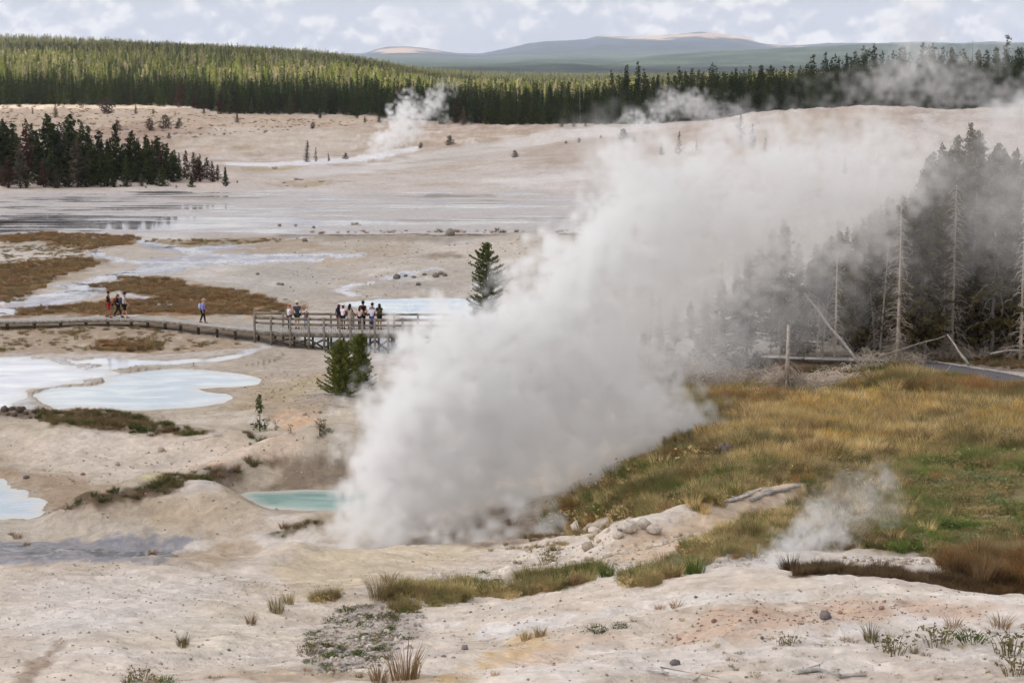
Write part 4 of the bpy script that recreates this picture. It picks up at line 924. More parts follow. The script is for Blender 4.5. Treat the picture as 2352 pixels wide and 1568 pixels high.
    # thin sapling
    x, y, z = at(597, 990); h = zof(904, y) - z; rng2 = np.random.default_rng(9)
    C = []
    for zz, n, r0 in ((.12, 40, .42), (.2, 34, .50), (.3, 14, .22), (.55, 12, .12), (.65, 34, .2), (.75, 30, .2), (.85, 20, .14), (.95, 12, .07)):
        a = rng2.uniform(0, 6.28, n); r = r0 * np.sqrt(rng2.random(n)); C.append(np.stack([r*np.cos(a), r*np.sin(a), (zz + rng2.normal(0, .035, n)) * h], 1))
    v, f = tri_clumps(np.concatenate(C), .07, rng2, 4)
    plant(Kind(mesh_np('crown', v, f, [M_NEEDLE]), trunk_mb(h, .03, 4, 6, .02).mesh('trunk', [M_BARK]), 'pine_tree'), x, y, 'spindly pine sapling with a bare middle on the beige bank', tint=(.055, .085, .02))
    for u, v, w_, lab, t in [(632,988,34,'small bright green pine seedling beside the spindly sapling',(.06,.09,.02)),(735,1002,56,'olive grey shrub near the steam on the beige bank',(.085,.092,.05)),(668,995,30,'low olive shrub between the sapling and the olive grey shrub',(.09,.09,.055)),(445,842,14,'dry bush beside the narrow water channel',(.1,.08,.05))]:
        x, y, z = at(u, v); plant(SPRIG, x, y, lab, 'shrub', sc=w_*y/F*.8, tint=t, parts=('foliage', 'stem'))
    b = trunk_mb(2.6, .03, 14, 5, .03); dead_mb(14, 2.6, .05, 46, .75, .3, 3, .25, .012, b)
    x, y, z = at(1287, 615); h = zof(540, y) - z; tagit(addobj('dead_tree', b.mesh('dead_tree', [M_BARK]), loc=(x, y, z), scale=h/2.6), 'thin rusty dead tree alone on the pale flat left of the steam', 'dead tree', tint=(.12, .085, .07))
lone()
print('lone trees', time.time() - T0)

# --- the stand of living and dead conifers on the right
def right_stand():
    rng = random.Random(31)
    live = []
    for k in range(5):
        h = 12; v, f = conifer_crown(500 + k, h, [2.0, 1.7, 2.2, 1.8, 1.5][k], 190, .19, base=[.08, .15, .05, .12, .04][k], shape=.75, gap=.08, tuftn=2.2, per=4, lump=.35, upc=.05)
        b = trunk_mb(h*.97, .13, 500 + k, 6, .008); dead_mb(500 + k, h, .1, 70, 2.5, .8, 3, .04, .024, b)
        live.append(Kind(mesh_np('crown', v, f, [M_NEEDLE]), b.mesh('trunk', [M_BARK]), 'pine_tree'))
    dead = []
    for k in range(4):
        h = 11; b = MB(); dead_mb(520 + k, h, .1, [110, 90, 130, 100][k], [1.7, 1.4, 2.0, 1.6][k], [.75, 1.0, .9, .4][k], 5, .05, .026, b)
        dead.append((b.mesh('branches', [M_BARK]), trunk_mb(h, .12, 520 + k, 7, .006).mesh('trunk', [M_BARK])))
    def dtree(i, x, y, h, lab, gp=None, tint=GREYC, tilt=0):
        o = addobj('dead_tree', None, loc=(x, y, float(height(x, y)) - .1), rot=(0, tilt, rng.uniform(0, 6.28)), scale=h/11); tagit(o, lab, 'dead tree', gp)
        tagit(addobj('branches', dead[i % 4][0], o), tint=tint); tagit(addobj('trunk', dead[i % 4][1], o), tint=tint)
    # u, base v, top v
    L_ = [(2120,800,360),(2150,790,330),(2188,785,310),(2215,800,282),(2240,790,330),(2262,800,350),(2300,795,360),(2335,800,380),(2365,790,350),(2400,790,340),(2430,795,360),(2460,785,350),(2420,770,340),(2500,790,350),(2030,790,450),(2055,800,470),(2085,795,440),(2005,785,480),(1975,800,500),(1940,790,520),(1795,790,500),(1770,800,520),(1745,790,560),(1715,800,570),(1690,790,600),(1655,800,640),(1620,805,660),(1585,800,690),(1550,810,700),(1515,815,720),(1830,800,560),(1870,790,560),(1905,800,540),(2140,770,380),(2200,770,350),(2280,770,330),(2320,770,345),(1855,775,600),(2070,775,470),(1480,820,740),(2130,790,350),(2170,790,340),(2230,780,300),(2275,790,345),(2315,790,350),(2350,790,360),(2100,790,420),(2040,780,455),(2015,795,470),(1990,780,490),(1960,790,510),(2225,775,320),(2290,775,340),(2165,765,350),(2340,770,360),(1925,785,530),(1890,790,555),(2065,765,450),(2110,770,400),(2520,780,360)]
    for i, (u, vb, vt) in enumerate(L_):
        Y = rng.uniform(118, 136); a = ray(u, vb)[0]; x = a * Y; z = float(height(x, Y)); h = zof(vt, Y) - z
        gp = 'tall' if u > 2100 else ('mid' if u > 1925 else 'low')
        lab = {'tall': 'tall grey-green pine with bare lower branches in the stand at the right', 'mid': 'shorter brownish pine between the tall stand and the leaning trunk', 'low': 'dim green-grey pine veiled by steam at the left end of the stand'}[gp]
        plant(live[i % 5], x, Y, lab, group={'tall': 'tall pines of the right stand', 'mid': 'middle pines of the right stand', 'low': 'steam-veiled pines of the right stand'}[gp], sc=h/12, tint=tuple(np.array([.100, .082, .032]) * rng.uniform(.75, 1.2)), ttint=(.27, .235, .20), sxy=rng.uniform(.85, 1.1) * (12/h)**.35)
    D = [(2061,802,440,'pale straight dead pine with drooping branches in front of the stand',.0),(1918,770,500,'slim pale dead trunk behind the leaning log',.0),(2186,800,420,'grey dead pine with a pinkish trunk inside the tall stand',.0),(2303,785,400,'broad grey dead pine with arched branches near the right border',.0),(2135,795,520,'thin dead pine in front of the tall green pines',0),(1710,812,640,'thin pale dead pine seen through the steam veil',0),(1658,800,600,'very faint dead pine deepest in the steam veil',0),(1985,790,600,'leafless grey pine left of the pale straight one',0),(2250,800,560,'short leafless grey pine in front of the tall stand',0),(2345,800,430,'leafless pine cut by the right border',0),(1590,850,790,'short grey snag left of the leafy brush under the steam',0),(2105,790,640,'low leafless pine beside the pale straight one',0)]
    for i, (u, vb, vt, lab, tl) in enumerate(D):
        Y = 117 + (i * 37 % 9); a = ray(u, vb)[0]; x = a*Y; h = zof(vt, Y) - float(height(x, Y)); dtree(i, x, Y, h, lab, None, tuple(np.array(GREYC) * rng.uniform(.85, 1.2)), rng.uniform(-.02, .02))
    for i in range(34):
        u = rng.uniform(1480, 2380); Y = rng.uniform(115, 134); a = ray(u, 800)[0]; h = rng.uniform(2.5, 5.5) if u < 2000 else rng.uniform(3, 8)
        dtree(i, a*Y, Y, h, 'leafless grey-brown small tree in the tangle under the tall stand' if u > 1925 else 'leafless small tree in the steam-veiled thicket', 'small leafless trees of the right stand' if u > 1925 else 'small leafless trees of the veiled thicket', tuple(np.array((.36, .305, .25)) * rng.uniform(.8, 1.15)), rng.uniform(-.15, .15))
    # broken stump with a skirt of branches
    x, y, z = at(1806, 908); h = zof(743, y) - z
    o = addobj('dead_tree', None, loc=(x, y, z - .1)); tagit(o, 'broken pale stump with a wide skirt of fallen grey branches', 'dead tree')
    b = MB(); b.tube([(0, 0, -.1), (.03, 0, h*.5), (.05, 0, h)], [.13, .10, .085], 8); tagit(addobj('trunk', b.mesh('trunk', [M_BARK]), o), tint=(.34, .30, .26))
    b = MB(); rr = random.Random(3)
    for i in range(170):
        az = rr.uniform(0, 6.28); t = rr.uniform(.02, .62)**1.3; L2 = rr.uniform(.8, 4.4) * (1.02 - t)**1.6 * (.7 + .5*math.sin(az*2 + 1)); c, s = math.cos(az), math.sin(az)
        pts = [(c*L2*q, s*L2*q, max(.03, h*t*(1 - .35*q) + L2*(.15*q) - h*t*.75*q*q)) for q in (0, .25, .5, .75, 1)]
        b.tube(pts, [.034, .03, .026, .02, .01], 3, False)
        for _ in range(4):
            p = pts[rr.randint(1, 4)]; a2 = az + rr.uniform(-1.3, 1.3); l2 = L2*.35; b.tube([p, (p[0]+math.cos(a2)*l2, p[1]+math.sin(a2)*l2, max(.02, p[2]-l2*.4))], [.02, .008], 3, False)
    tagit(addobj('branches', b.mesh('branches', [M_BARK]), o), tint=(.50, .41, .32))
    # logs: (u0,v0,h0) -> (u1,v1,h1) with heights above the ground
    def log(p, q, r, lab, name='fallen_log', tint=(.36, .32, .285), twigs=0, Y0=None, Y1=None, seed=0):
        P = []
        for (u, v), Y in ((p, Y0), (q, Y1)):
            if Y is None: x, y, z = at(u, v); P.append(Vector((x, y, z + r*.5)))
            else: a = ray(u, v)[0]; P.append(Vector((a*Y, Y, zof(v, Y))))
        d = P[1] - P[0]; rr = random.Random(seed); c = P[0]
        o = addobj(name, None, loc=c); tagit(o, lab, 'log')
        b = MB(); k = 6; b.tube([(d*(i/k)) + Vector((0, 0, .03*d.length*math.sin(i/k*math.pi))) * rr.uniform(-.6, .8) for i in range(k+1)], [r*(1.1 - .6*i/k) for i in range(k+1)], 7)
        tagit(addobj('trunk', b.mesh('trunk', [M_BARK]), o), tint=tint)
        if twigs:
            b = MB()
            for i in range(twigs):
                s = rr.uniform(.1, .95); p0 = d*s; L2 = rr.uniform(.4, 1.6); az = rr.uniform(0, 6.28); pts = [p0 + Vector((math.cos(az)*L2*q_, math.sin(az)*L2*q_*.6, L2*(.4*q_ - 1.3*q_*q_))) for q_ in (0, .33, .66, 1)]
                b.tube(pts, [.016, .013, .01, .004], 3, False)
                for _ in range(2):
                    p1 = pts[rr.randint(1, 3)]; a2 = az + rr.uniform(-1, 1); b.tube([p1, p1 + Vector((math.cos(a2)*.3, math.sin(a2)*.3, -.3))], [.008, .003], 3, False)
            tagit(addobj('branches', b.mesh('branches', [M_BARK]), o), tint=tuple(np.array(tint)*.85))
    log((1980,845), (1835,657), .10, 'long pale trunk leaning diagonally with hanging branches', twigs=60, Y0=115, Y1=119, seed=1)
    log((2225,838), (2176,768), .09, 'short pale log leaning down beside the asphalt path', Y0=113.0, Y1=114.5, seed=2)
    log((2022,818), (2174,770), .05, 'thin pole meeting the short leaning log at its tip', twigs=8, Y0=116, Y1=114.7, seed=3, tint=(.34,.28,.22))
    log((2096,932), (2184,840), .055, 'crooked thin grey log across the grass below the path', twigs=3, seed=4, Y0=None, Y1=107.5)
    log((2280,776), (2200,705), .05, 'thin leaning pole inside the tall stand', Y0=119, Y1=121, seed=5)
    log((1790,912), (1995,917), .06, 'long orange-tinted log lying in the grass under the stump', seed=6, tint=(.40,.30,.20))
    log((1760,918), (1810,912), .05, 'short reddish stick lying left of the long orange-tinted log', seed=7, tint=(.40,.30,.22))
    log((2275,812), (2520,785), .05, 'thin log resting among the brush at the right border', twigs=6, seed=8, Y0=116, Y1=118)
    log((1600,868), (1700,888), .04, 'grey pole half buried in the veiled brush', twigs=10, seed=9)
    log((1700,842), (1750,800), .04, 'grey stick slanting up from the veiled brush', twigs=10, seed=10, Y0=116, Y1=117)
    log((1470,880), (1560,868), .03, 'pale thin stick at the left end of the brush', twigs=5, seed=11)
    # brush piles
    def brush(u, v, wd, ht, n, lab, seed, tint=(.47, .39, .31), gp=None):
        x, y, z = at(u, v); rr = random.Random(seed); b = MB()
        for i in range(n):
            px, py = rr.uniform(-wd, wd), rr.uniform(-wd, wd)*.7; az = rr.uniform(0, 6.28); L2 = rr.uniform(.4, 1.1)*wd*.7; hh = rr.uniform(.2, 1)*ht
            zz = float(height(x + px, y + py)) - z
            b.tube([(px + math.cos(az)*L2*q, py + math.sin(az)*L2*q, zz + hh*math.sin(q*2.6 + .2)) for q in (0, .25, .5, .75, 1)], [.026, .024, .02, .015, .008], 3, False)
        tagit(addobj('brush_pile', b.mesh('brush', [M_BARK]), loc=(x, y, z)), lab, 'brush', gp, tint=tint)
    brush(1880, 893, 2.6, .8, 340, 'grey dead-branch tangle on the ground right of the stump', 1)
    brush(1500, 985, 1.6, .5, 140, 'pale grey twig heap at the left edge of the meadow', 2)
    brush(1640, 885, 2.2, .8, 220, 'veiled grey branch tangle left of the stump', 3)
    brush(2250, 820, 2.4, .9, 220, 'grey twig heap behind the asphalt path', 4)
    brush(2050, 838, 2.0, .8, 200, 'grey twig heap at the left end of the asphalt path', 5)
    brush(1560, 850, 2.0, 1.0, 200, 'grey twig tangle round the short snag', 6)
    brush(1740, 880, 1.6, 1.0, 180, 'dense twig tangle behind the stump', 7)
    brush(1980, 860, 1.8, .6, 160, 'low twig heap at the foot of the leaning trunk', 8)
    brush(2150, 800, 2.0, 1.0, 180, 'twig tangle under the tallest pines', 9)
    brush(1610, 970, 1.4, .35, 90, 'small pale twig heap on the brown meadow edge', 10)
    for u, v, w_, lab in [(1740,872,90,'dark green bush between the stump and the veiled thicket'),(1700,850,70,'dark green bush deep in the veiled thicket'),(1535,845,80,'dim green bush at the left end of the thicket'),(1610,830,80,'dim green bush behind the short snag'),(1960,812,60,'green bush behind the foot of the leaning trunk'),(2120,808,60,'olive bush under the tall stand'),(2010,805,60,'olive bush left of the pale straight dead pine')]:
        x, y, z = at(u, v); plant(SHRUB, x, y, lab, 'shrub', sc=w_*y/F*.75, tint=(.042, .052, .022), parts=('foliage', 'stem'))
right_stand()
print('right stand', time.time() - T0)

# ------------------------------------------------------------------ asphalt path and low plank walk behind the meadow
def strip_mesh(name, near, far, mat, lift=.03, n=60, kerb=None):
    """a band laid on the land between two sight lines' ground points"""
    def samp(pts):
        W = np.array([at(u, v)[:2] for u, v in pts]); d = np.concatenate([[0], np.cumsum(np.hypot(*np.diff(W, axis=0).T))]); t = np.linspace(0, d[-1], n)
        return np.stack([np.interp(t, d, W[:, 0]), np.interp(t, d, W[:, 1])], 1)
    a, b = samp(near), samp(far); m = 8; V = []
    for i in range(n):
        for k in range(m + 1):
            p = a[i] + (b[i] - a[i]) * k / m; V.append((p[0], p[1], float(height(p[0], p[1])) + lift + .05 * math.sin(math.pi * k / m)))
    q = [(i*(m+1)+k, (i+1)*(m+1)+k, (i+1)*(m+1)+k+1, i*(m+1)+k+1) for i in range(n-1) for k in range(m)]
    return mesh_np(name, V, np.array(q), [mat], smooth=True), a, b
M_ASPH = solid('asphalt', (.115, .105, .115), .85, .15, 14, .3)
M_WOOD = solid('weathered_wood', (.235, .205, .17), .85, .3, 4, .2)
M_SHADEWOOD = solid('shaded_wood', (.07, .058, .048), .9, .3, 4, .2)  # darker copy of the wood for under-deck parts, shade put in the colour
M_DECK = solid('deck_wood', (.43, .40, .37), .8, .2, 5, .25)
pm, pa, pb = strip_mesh('path', [(2420,912),(2352,900),(2280,884),(2210,868),(2160,852),(2100,842),(2050,838)], [(2420,878),(2352,868),(2290,856),(2220,844),(2160,836),(2100,830),(2050,828)], M_ASPH)
tagit(addobj('path', pm), kind='structure')
b = MB()
for i in range(len(pb) - 1):
    p, q = pb[i], pb[i+1]; b.bar((p[0], p[1], float(height(*p)) + .09), (q[0], q[1], float(height(*q)) + .09), .12, .10)
tagit(addobj('path_edging', b.mesh('edging', [M_DECK])), 'pale timber edging along the far side of the asphalt path', 'edging')
def plank_walk():
    P = [at(u, v) for u, v in ((1755,828),(1850,832),(1950,836),(2055,838))]
    o = addobj('plank_walk', None, loc=P[0]); tagit(o, 'low pale plank walk running behind the stump to the asphalt path', 'boardwalk')
    c = Vector(P[0]); b = MB(); e = MB()
    for p, q in zip(P[:-1], P[1:]):
        p, q = Vector(p) - c, Vector(q) - c; u3 = Vector((0, 0, .3)); b.bar(p + u3, q + u3, 1.3, .06)
        for s in (-.66, .66): e.bar(p + u3 + Vector((0, s, -.09)), q + u3 + Vector((0, s, -.09)), .06, .2)
    addobj('deck', b.mesh('deck', [M_DECK]), o); addobj('beam', e.mesh('beam', [M_SHADEWOOD]), o)
plank_walk()

# ------------------------------------------------------------------ the long boardwalk with its viewing platform
DZ = .85
def boardwalk():
    N_ = [(-60,738.5),(0,738),(120,736),(246,732.5),(320,733.5),(383,737),(465,746),(540,754),(584,758),(640,761.5),(700,763.5),(800,765),(890,766),(1000,766),(1060,765)]
    F_ = [(-60,732.5),(0,732),(120,730),(246,726.5),(320,727),(383,730),(465,738.5),(540,745),(584,747.5),(640,749.5),(700,750.5),(800,751.5),(890,752),(1000,752),(1060,752)]
    nx = np.array([q[0] for q in N_], float); us = np.arange(-60, 1061, 2.0)
    nv = pchip(nx, np.array([q[1] for q in N_]), us); fv = pchip(nx, np.array([q[1] for q in F_]), us)
    near = np.array([flat(u, v, DZ) for u, v in zip(us, nv)]); far = np.array([flat(u, v, DZ) for u, v in zip(us, fv)])
    P = lambda u, arr: np.array([np.interp(u, us, arr[:, 0]), np.interp(u, us, arr[:, 1])])
    o0 = P(760, near); o = addobj('boardwalk', None, loc=(o0[0], o0[1], 0)); tagit(o, 'long grey wooden boardwalk with a railed viewing platform on posts', 'boardwalk')
    L = lambda p, z: Vector((p[0] - o0[0], p[1] - o0[1], z))
    # deck of separate planks
    b = MB(); d = np.concatenate([[0], np.cumsum(np.hypot(*np.diff(near, axis=0).T))]); t = 0
    rr = random.Random(8)
    while t < d[-1] - .15:
        q = []
        for tt in (t, t + .14):
            q.append((np.interp(tt, d, near[:, 0]), np.interp(tt, d, near[:, 1]), np.interp(tt, d, far[:, 0]), np.interp(tt, d, far[:, 1])))
        z = DZ + rr.uniform(-.004, .004); c = [(q[0][0], q[0][1]), (q[1][0], q[1][1]), (q[1][2], q[1][3]), (q[0][2], q[0][3])]
        V = [(x - o0[0], y - o0[1], zz) for zz in (z - .04, z) for x, y in c]
        b.add(V, [(4,5,6,7), (3,2,1,0), (0,1,5,4), (1,2,6,5), (2,3,7,6), (3,0,4,7)]); t += .15
    addobj('deck', b.mesh('deck', [M_DECK]), o)
    for arr, nm, off in ((near, 'near_beam', -.02), (far, 'far_beam', .02)):
        b = MB(); st = 8
        for i in range(0, len(us) - st, st): b.bar(L(arr[i] + [0, off], DZ - .12), L(arr[i+st] + [0, off], DZ - .12), .06, .14)
        addobj('beam', b.mesh('beam', [M_WOOD]), o)
    gz = lambda p: float(height(p[0], p[1])) - .1
    low = [16,78,139,197,247,301,339,379,414,455,498,540]
    for u in low:
        for arr in (near, far):
            p = P(u, arr) + ([0, .12] if arr is near else [0, -.1]); b = MB(); b.bar(L(p, gz(p)), L(p, DZ - .05), .15, .15); addobj('post', b.mesh('post', [M_SHADEWOOD]), o)
        b = MB(); b.bar(L(P(u, near) - [0, .1], DZ - .33), L(P(u, far), DZ - .33), .12, .14); addobj('joist', b.mesh('joist', [M_SHADEWOOD]), o)
    tall = [585,623,667,709.5,744.6,780.5,805,832.5,861,891.8,925,960,990,1018,1045]
    RT = DZ + .98
    for i, u in enumerate(tall):
        p = P(u, near) - [0, .09]; b = MB(); b.bar(L(p, gz(p)), L(p, RT + .03), .14, .13); addobj('post', b.mesh('post', [M_WOOD]), o)
        b = MB(); b.bar(L(P(u, near), DZ - .36), L(P(u, far), DZ - .36), .1, .2); addobj('joist', b.mesh('joist', [M_SHADEWOOD]), o)
        if i:
            q = P(tall[i-1], near) - [0, .09]
            for z, hh in ((RT - .10, .17), (RT - .46, .15), (DZ - .17, .26)):
                b = MB(); b.bar(L(q, z) + Vector((.06, .06, 0)), L(p, z) + Vector((-.06, .06, 0)), .045, hh); addobj('rail' if z > DZ else 'fascia', b.mesh('rail', [M_WOOD]), o)
            g0, g1 = max(gz(q), -.5) + .25, max(gz(p), -.5) + .25
            if u > 640:
                b = MB(); b.bar(L(q, DZ - .42), L(p, g1), .05, .12); b.bar(L(q, g0) + Vector((0, .06, 0)), L(p, DZ - .42) + Vector((0, .06, 0)), .05, .12); addobj('brace', b.mesh('brace', [M_SHADEWOOD]), o)
        # inner post under the deck
        m = (P(u, near) + P(u, far)) / 2 + [.25, 0]
        b = MB(); b.bar(L(m, gz(m)), L(m, DZ - .3), .13, .13); addobj('post', b.mesh('post', [M_SHADEWOOD]), o)
    back = [585,650,700,760,812,850,905,960,1018,1050]
    for i, u in enumerate(back):
        p = P(u, far) + [0, .09]; b = MB(); b.bar(L(p, gz(p)), L(p, DZ + .95), .13, .13); addobj('post', b.mesh('post', [M_WOOD]), o)
        if i:
            q = P(back[i-1], far) + [0, .09]
            for z in (DZ + .86, DZ + .50): 
                b = MB(); b.bar(L(q, z) + Vector((.06, -.05, 0)), L(p, z) + Vector((-.06, -.05, 0)), .04, .15); addobj('rail', b.mesh('rail', [M_WOOD]), o)
    return P, near, far
BP, BN, BF = boardwalk()

# ------------------------------------------------------------------ people
def skin_mesh(name, V, E, Rd, mat, sub=1):
    me = bpy.data.meshes.new('tmp'); me.from_pydata([tuple(v) for v in V], E, []); me.update()
    o = bpy.data.objects.new('tmp', me); COL.objects.link(o)
    md = o.modifiers.new('skin', 'SKIN'); me.skin_vertices[0].data[0].use_root = True
    for i, r in enumerate(Rd): me.skin_vertices[0].data[i].radius = (r, r) if not hasattr(r, '__len__') else r
    md.use_smooth_shade = True
    if sub: s = o.modifiers.new('s', 'SUBSURF'); s.levels = sub; s.render_levels = sub
    dg = bpy.context.evaluated_depsgraph_get(); dg.update()
    r = bpy.data.meshes.new_from_object(o.evaluated_get(dg)); r.name = name
    bpy.data.objects.remove(o); bpy.data.meshes.remove(me)
    r.materials.clear(); r.materials.append(mat); return r
MC = {}
def cloth(c, nm='cloth'):
    k = (nm, c)
    if k not in MC: MC[k] = solid(nm, tuple(lin(c)), .8, .15, 9, .2)
    return MC[k]
SKIN_L, SKIN_T, SKIN_D = (196,150,126), (160,112,84), (112,72,52)
def person(u, v, face, h, label, top, legs, skin=SKIN_L, hair=None, hairlen=.1, cap=None, hat=None, sleeves='short', leg='long', stride=0.0, arms=None, pack=None, shoe=(40,34,32), dress=None, strap=None, bag=None, phone=False, lean=0.0, scale_w=1.0):
    """face: heading in degrees, 0 = away from the camera, 90 = towards picture right"""
    x, y = flat(u, v, DZ); k = h / 1.75
    o = addobj('person', None, loc=(x, y, DZ), rot=(0, 0, -R(face)), scale=k); tagit(o, label, 'person')
    f = stride
    # skeleton: right side is +x, forward +y
    J = {}
    J['pel'] = (0, 0, .95); J['sp'] = (0, .01 + lean*.3, 1.13); J['ch'] = (0, lean*.7, 1.32); J['nk'] = (0, lean, 1.46); J['hd'] = (0, .025 + lean*1.1, 1.575); J['hd2'] = (0, .03 + lean*1.1, 1.64); J['tp'] = (0, .01 + lean*1.1, 1.70)
    for s, sg in (('r', 1), ('l', -1)):
        ff = f * sg
        J['hp'+s] = (.085*sg, 0, .90); kn = (.09*sg, ff*.22 + (.04 if f else .01), .50 + abs(ff)*.01); an = (.09*sg, ff*.52 - (.0 if ff >= 0 else .02), .085 + (0 if ff >= 0 else .06*abs(ff)/.5))
        J['kn'+s] = kn; J['an'+s] = an; J['to'+s] = (an[0] + .01*sg, an[1] + .15, max(.035, an[2] - .05)); J['hl'+s] = (an[0], an[1] - .05, max(.035, an[2] - .05))
        J['sh'+s] = (.175*sg*scale_w, lean*.9, 1.405)
        if arms and s in arms: J['el'+s], J['wr'+s] = arms[s]
        else: J['el'+s] = (.235*sg*scale_w, -ff*.22 + lean*.6 - .02, 1.13); J['wr'+s] = (.235*sg, -ff*.38 + .10 + lean*.6, .90)
        w_, e_ = Vector(J['wr'+s]), Vector(J['el'+s]); d = (w_ - e_).normalized(); sd = d.cross(Vector((0, 0, 1))) if abs(d.z) < .9 else Vector((0, 1, 0)); sd.normalize()
        J['pm'+s] = tuple(w_ + d*.06)
        for q in range(4):
            a = w_ + d*(.10) + sd*(.012*(q - 1.5)*1.6); c = a + d*(.045 if q in (1, 2) else .036) + Vector((0, 0, -.008)); J['f%d%s' % (q, s)] = tuple(a); J['g%d%s' % (q, s)] = tuple(c)
        J['th'+s] = tuple(w_ + d*.04 + sd*.045 + Vector((0, 0, -.005)))
        J['ti'+s] = tuple(w_ + d*.075 + sd*.055 + Vector((0, 0, -.01)))
    J['nose'] = (0, .025 + lean*1.1 + .125, 1.585); 
    rad = dict(pel=.135, sp=.115, ch=.135, nk=.055, hd=(.082, .095), hd2=(.08, .098), tp=.055, hp=.09, kn=.055, an=.038, to=.028, hl=.034, sh=.058, el=.040, wr=.026, pm=.028, th=.011, ti=.008, nose=.014)
    def rd(n): return rad.get(n[:2] if n[:2] in rad and n not in rad else n, .0095)
    def build(names, edges, grow, nm, mat, over={}):
        ids = {n: i for i, n in enumerate(names)}
        rr_ = []
        for n in names:
            r = over.get(n, rd(n)); r = tuple(q + grow for q in r) if hasattr(r, '__len__') else r + grow; rr_.append(r)
        return skin_mesh(nm, [J[n] for n in names], [(ids[a], ids[b_]) for a, b_ in edges], rr_, mat)
    full = ['pel','sp','ch','nk','hd','hd2','tp','nose']; E = [('pel','sp'),('sp','ch'),('ch','nk'),('nk','hd'),('hd','hd2'),('hd2','tp'),('hd','nose')]
    for s in 'rl':
        full += [q + s for q in ('hp','kn','an','to','hl','sh','el','wr','pm','th','ti')] + ['%s%d%s' % (g, q, s) for q in range(4) for g in 'fg']
        E += [('pel','hp'+s),('hp'+s,'kn'+s),('kn'+s,'an'+s),('an'+s,'to'+s),('an'+s,'hl'+s),('ch','sh'+s),('sh'+s,'el'+s),('el'+s,'wr'+s),('wr'+s,'pm'+s),('wr'+s,'th'+s),('th'+s,'ti'+s)]
        E += [('pm'+s, 'f%d%s' % (q, s)) for q in range(4)] + [('f%d%s' % (q, s), 'g%d%s' % (q, s)) for q in range(4)]
    addobj('body', build(full, E, 0, 'body', cloth(skin, 'skin')), o)
    tn = ['sp','pel','ch','nk']; te = [('pel','sp'),('sp','ch'),('ch','nk')]
    for s in 'rl':
        tn += ['sh'+s]; te += [('ch','sh'+s)]
        if sleeves != 'none': J['ms'+s] = tuple((Vector(J['sh'+s]) + Vector(J['el'+s])) / 2); rad['ms'] = .052
        if sleeves == 'short': tn += ['ms'+s]; te += [('sh'+s,'ms'+s)]
        if sleeves == 'long': tn += ['el'+s, 'wr'+s]; te += [('sh'+s,'el'+s),('el'+s,'wr'+s)]
    addobj('dress' if dress else 'shirt', build(tn, te, .022, 'shirt', cloth(top), {'nk': .045, 'pel': .13}), o)
    if dress:
        b = MB(); b.tube([(0, 0, 1.02), (0, 0, .85), (0, .02, .62), (0, .02, dress)], [.15, .19, .20, .23], 14, False); addobj('skirt', b.mesh('skirt', [cloth(top)], True), o)
    else:
        ln = ['pel']; le = []
        for s in 'rl':
            ln += ['hp'+s, 'kn'+s]; le += [('pel','hp'+s),('hp'+s,'kn'+s)]
            if leg == 'long': ln += ['an'+s]; le += [('kn'+s,'an'+s)]
        addobj('trousers' if leg == 'long' else 'shorts', build(ln, le, .022, 'trousers', cloth(legs), {'pel': .125}), o)
    for s in 'rl':
        a = Vector(J['an'+s]); b = MB(); b.tube([a + Vector((0, -.06, -.04)), a + Vector((0, .05, -.04)), a + Vector((.0, .17, -.055))], [.045, .048, .034], 8); addobj('shoe', b.mesh('shoe', [cloth(shoe)], True), o)
    hc = Vector(J['hd2'])
    if hair:
        b = MB(); b.ball(hc + Vector((0, -.018, .012)), (.098, .108, .105), 12, 8)
        if hairlen > .12: b.tube([hc + Vector((0, -.07, .0)), hc + Vector((0, -.10, -hairlen*.5)), hc + Vector((0, -.11, -hairlen))], [.085, .10, .06], 9)
        b2 = b.mesh('hair', [cloth(hair, 'hair')], True); addobj('hair', b2, o)
    if cap:
        b = MB(); b.ball(hc + Vector((0, 0, .03)), (.105, .118, .10), 12, 8, zcut=-.1); b.box(hc + Vector((0, .15, .035)), (.15, .12, .014)); addobj('cap', b.mesh('cap', [cloth(cap)], True), o)
    if hat:
        b = MB(); b.tube([hc + Vector((0, 0, .045)), hc + Vector((0, 0, .055))], [.20, .205], 18); b.tube([hc + Vector((0, 0, .05)), hc + Vector((0, 0, .13)), hc + Vector((0, 0, .16))], [.112, .10, .07], 14); addobj('hat', b.mesh('hat', [cloth(hat)], True), o)
    if pack:
        b = MB(); b.ball((0, -.24 + lean*.6, 1.22), (.15, .11, .23), 10, 8)
        for sx in (-.12, .12): b.tube([(sx, -.12, 1.40), (sx, .06 + lean*.8, 1.46), (sx, .15 + lean*.6, 1.30), (sx, .02, 1.08)], .018, 5)
        addobj('backpack', b.mesh('backpack', [cloth(pack)], True), o)
    if strap:
        b = MB(); b.tube([(-.17, 0, 1.45), (-.05, -.17, 1.3), (.16, -.12, 1.0)], .02, 5); b.ball((.20, -.05, .93), (.07, .10, .09), 8, 6); addobj('sling_bag', b.mesh('bag', [cloth(strap)], True), o)
    if bag:
        b = MB(); b.ball(Vector(J['wrl']) + Vector((0, .02, -.06)), (.06, .08, .09), 8, 6); addobj('camera_bag', b.mesh('bag', [cloth(bag)], True), o)
    if phone:
        b = MB(); b.box(Vector(J['pmr']) + Vector((0, .03, .05)), (.075, .012, .15)); addobj('phone', b.mesh('phone', [cloth((20, 20, 22))]), o)
    eyes = MB()
    for sx in (-.032, .032): eyes.ball(hc + Vector((sx, .09, -.03)), (.012, .008, .009), 6, 5)
    addobj('eyes', eyes.mesh('eyes', [cloth((40, 28, 22))], True), o)
    return o
bl = (22, 22, 26)
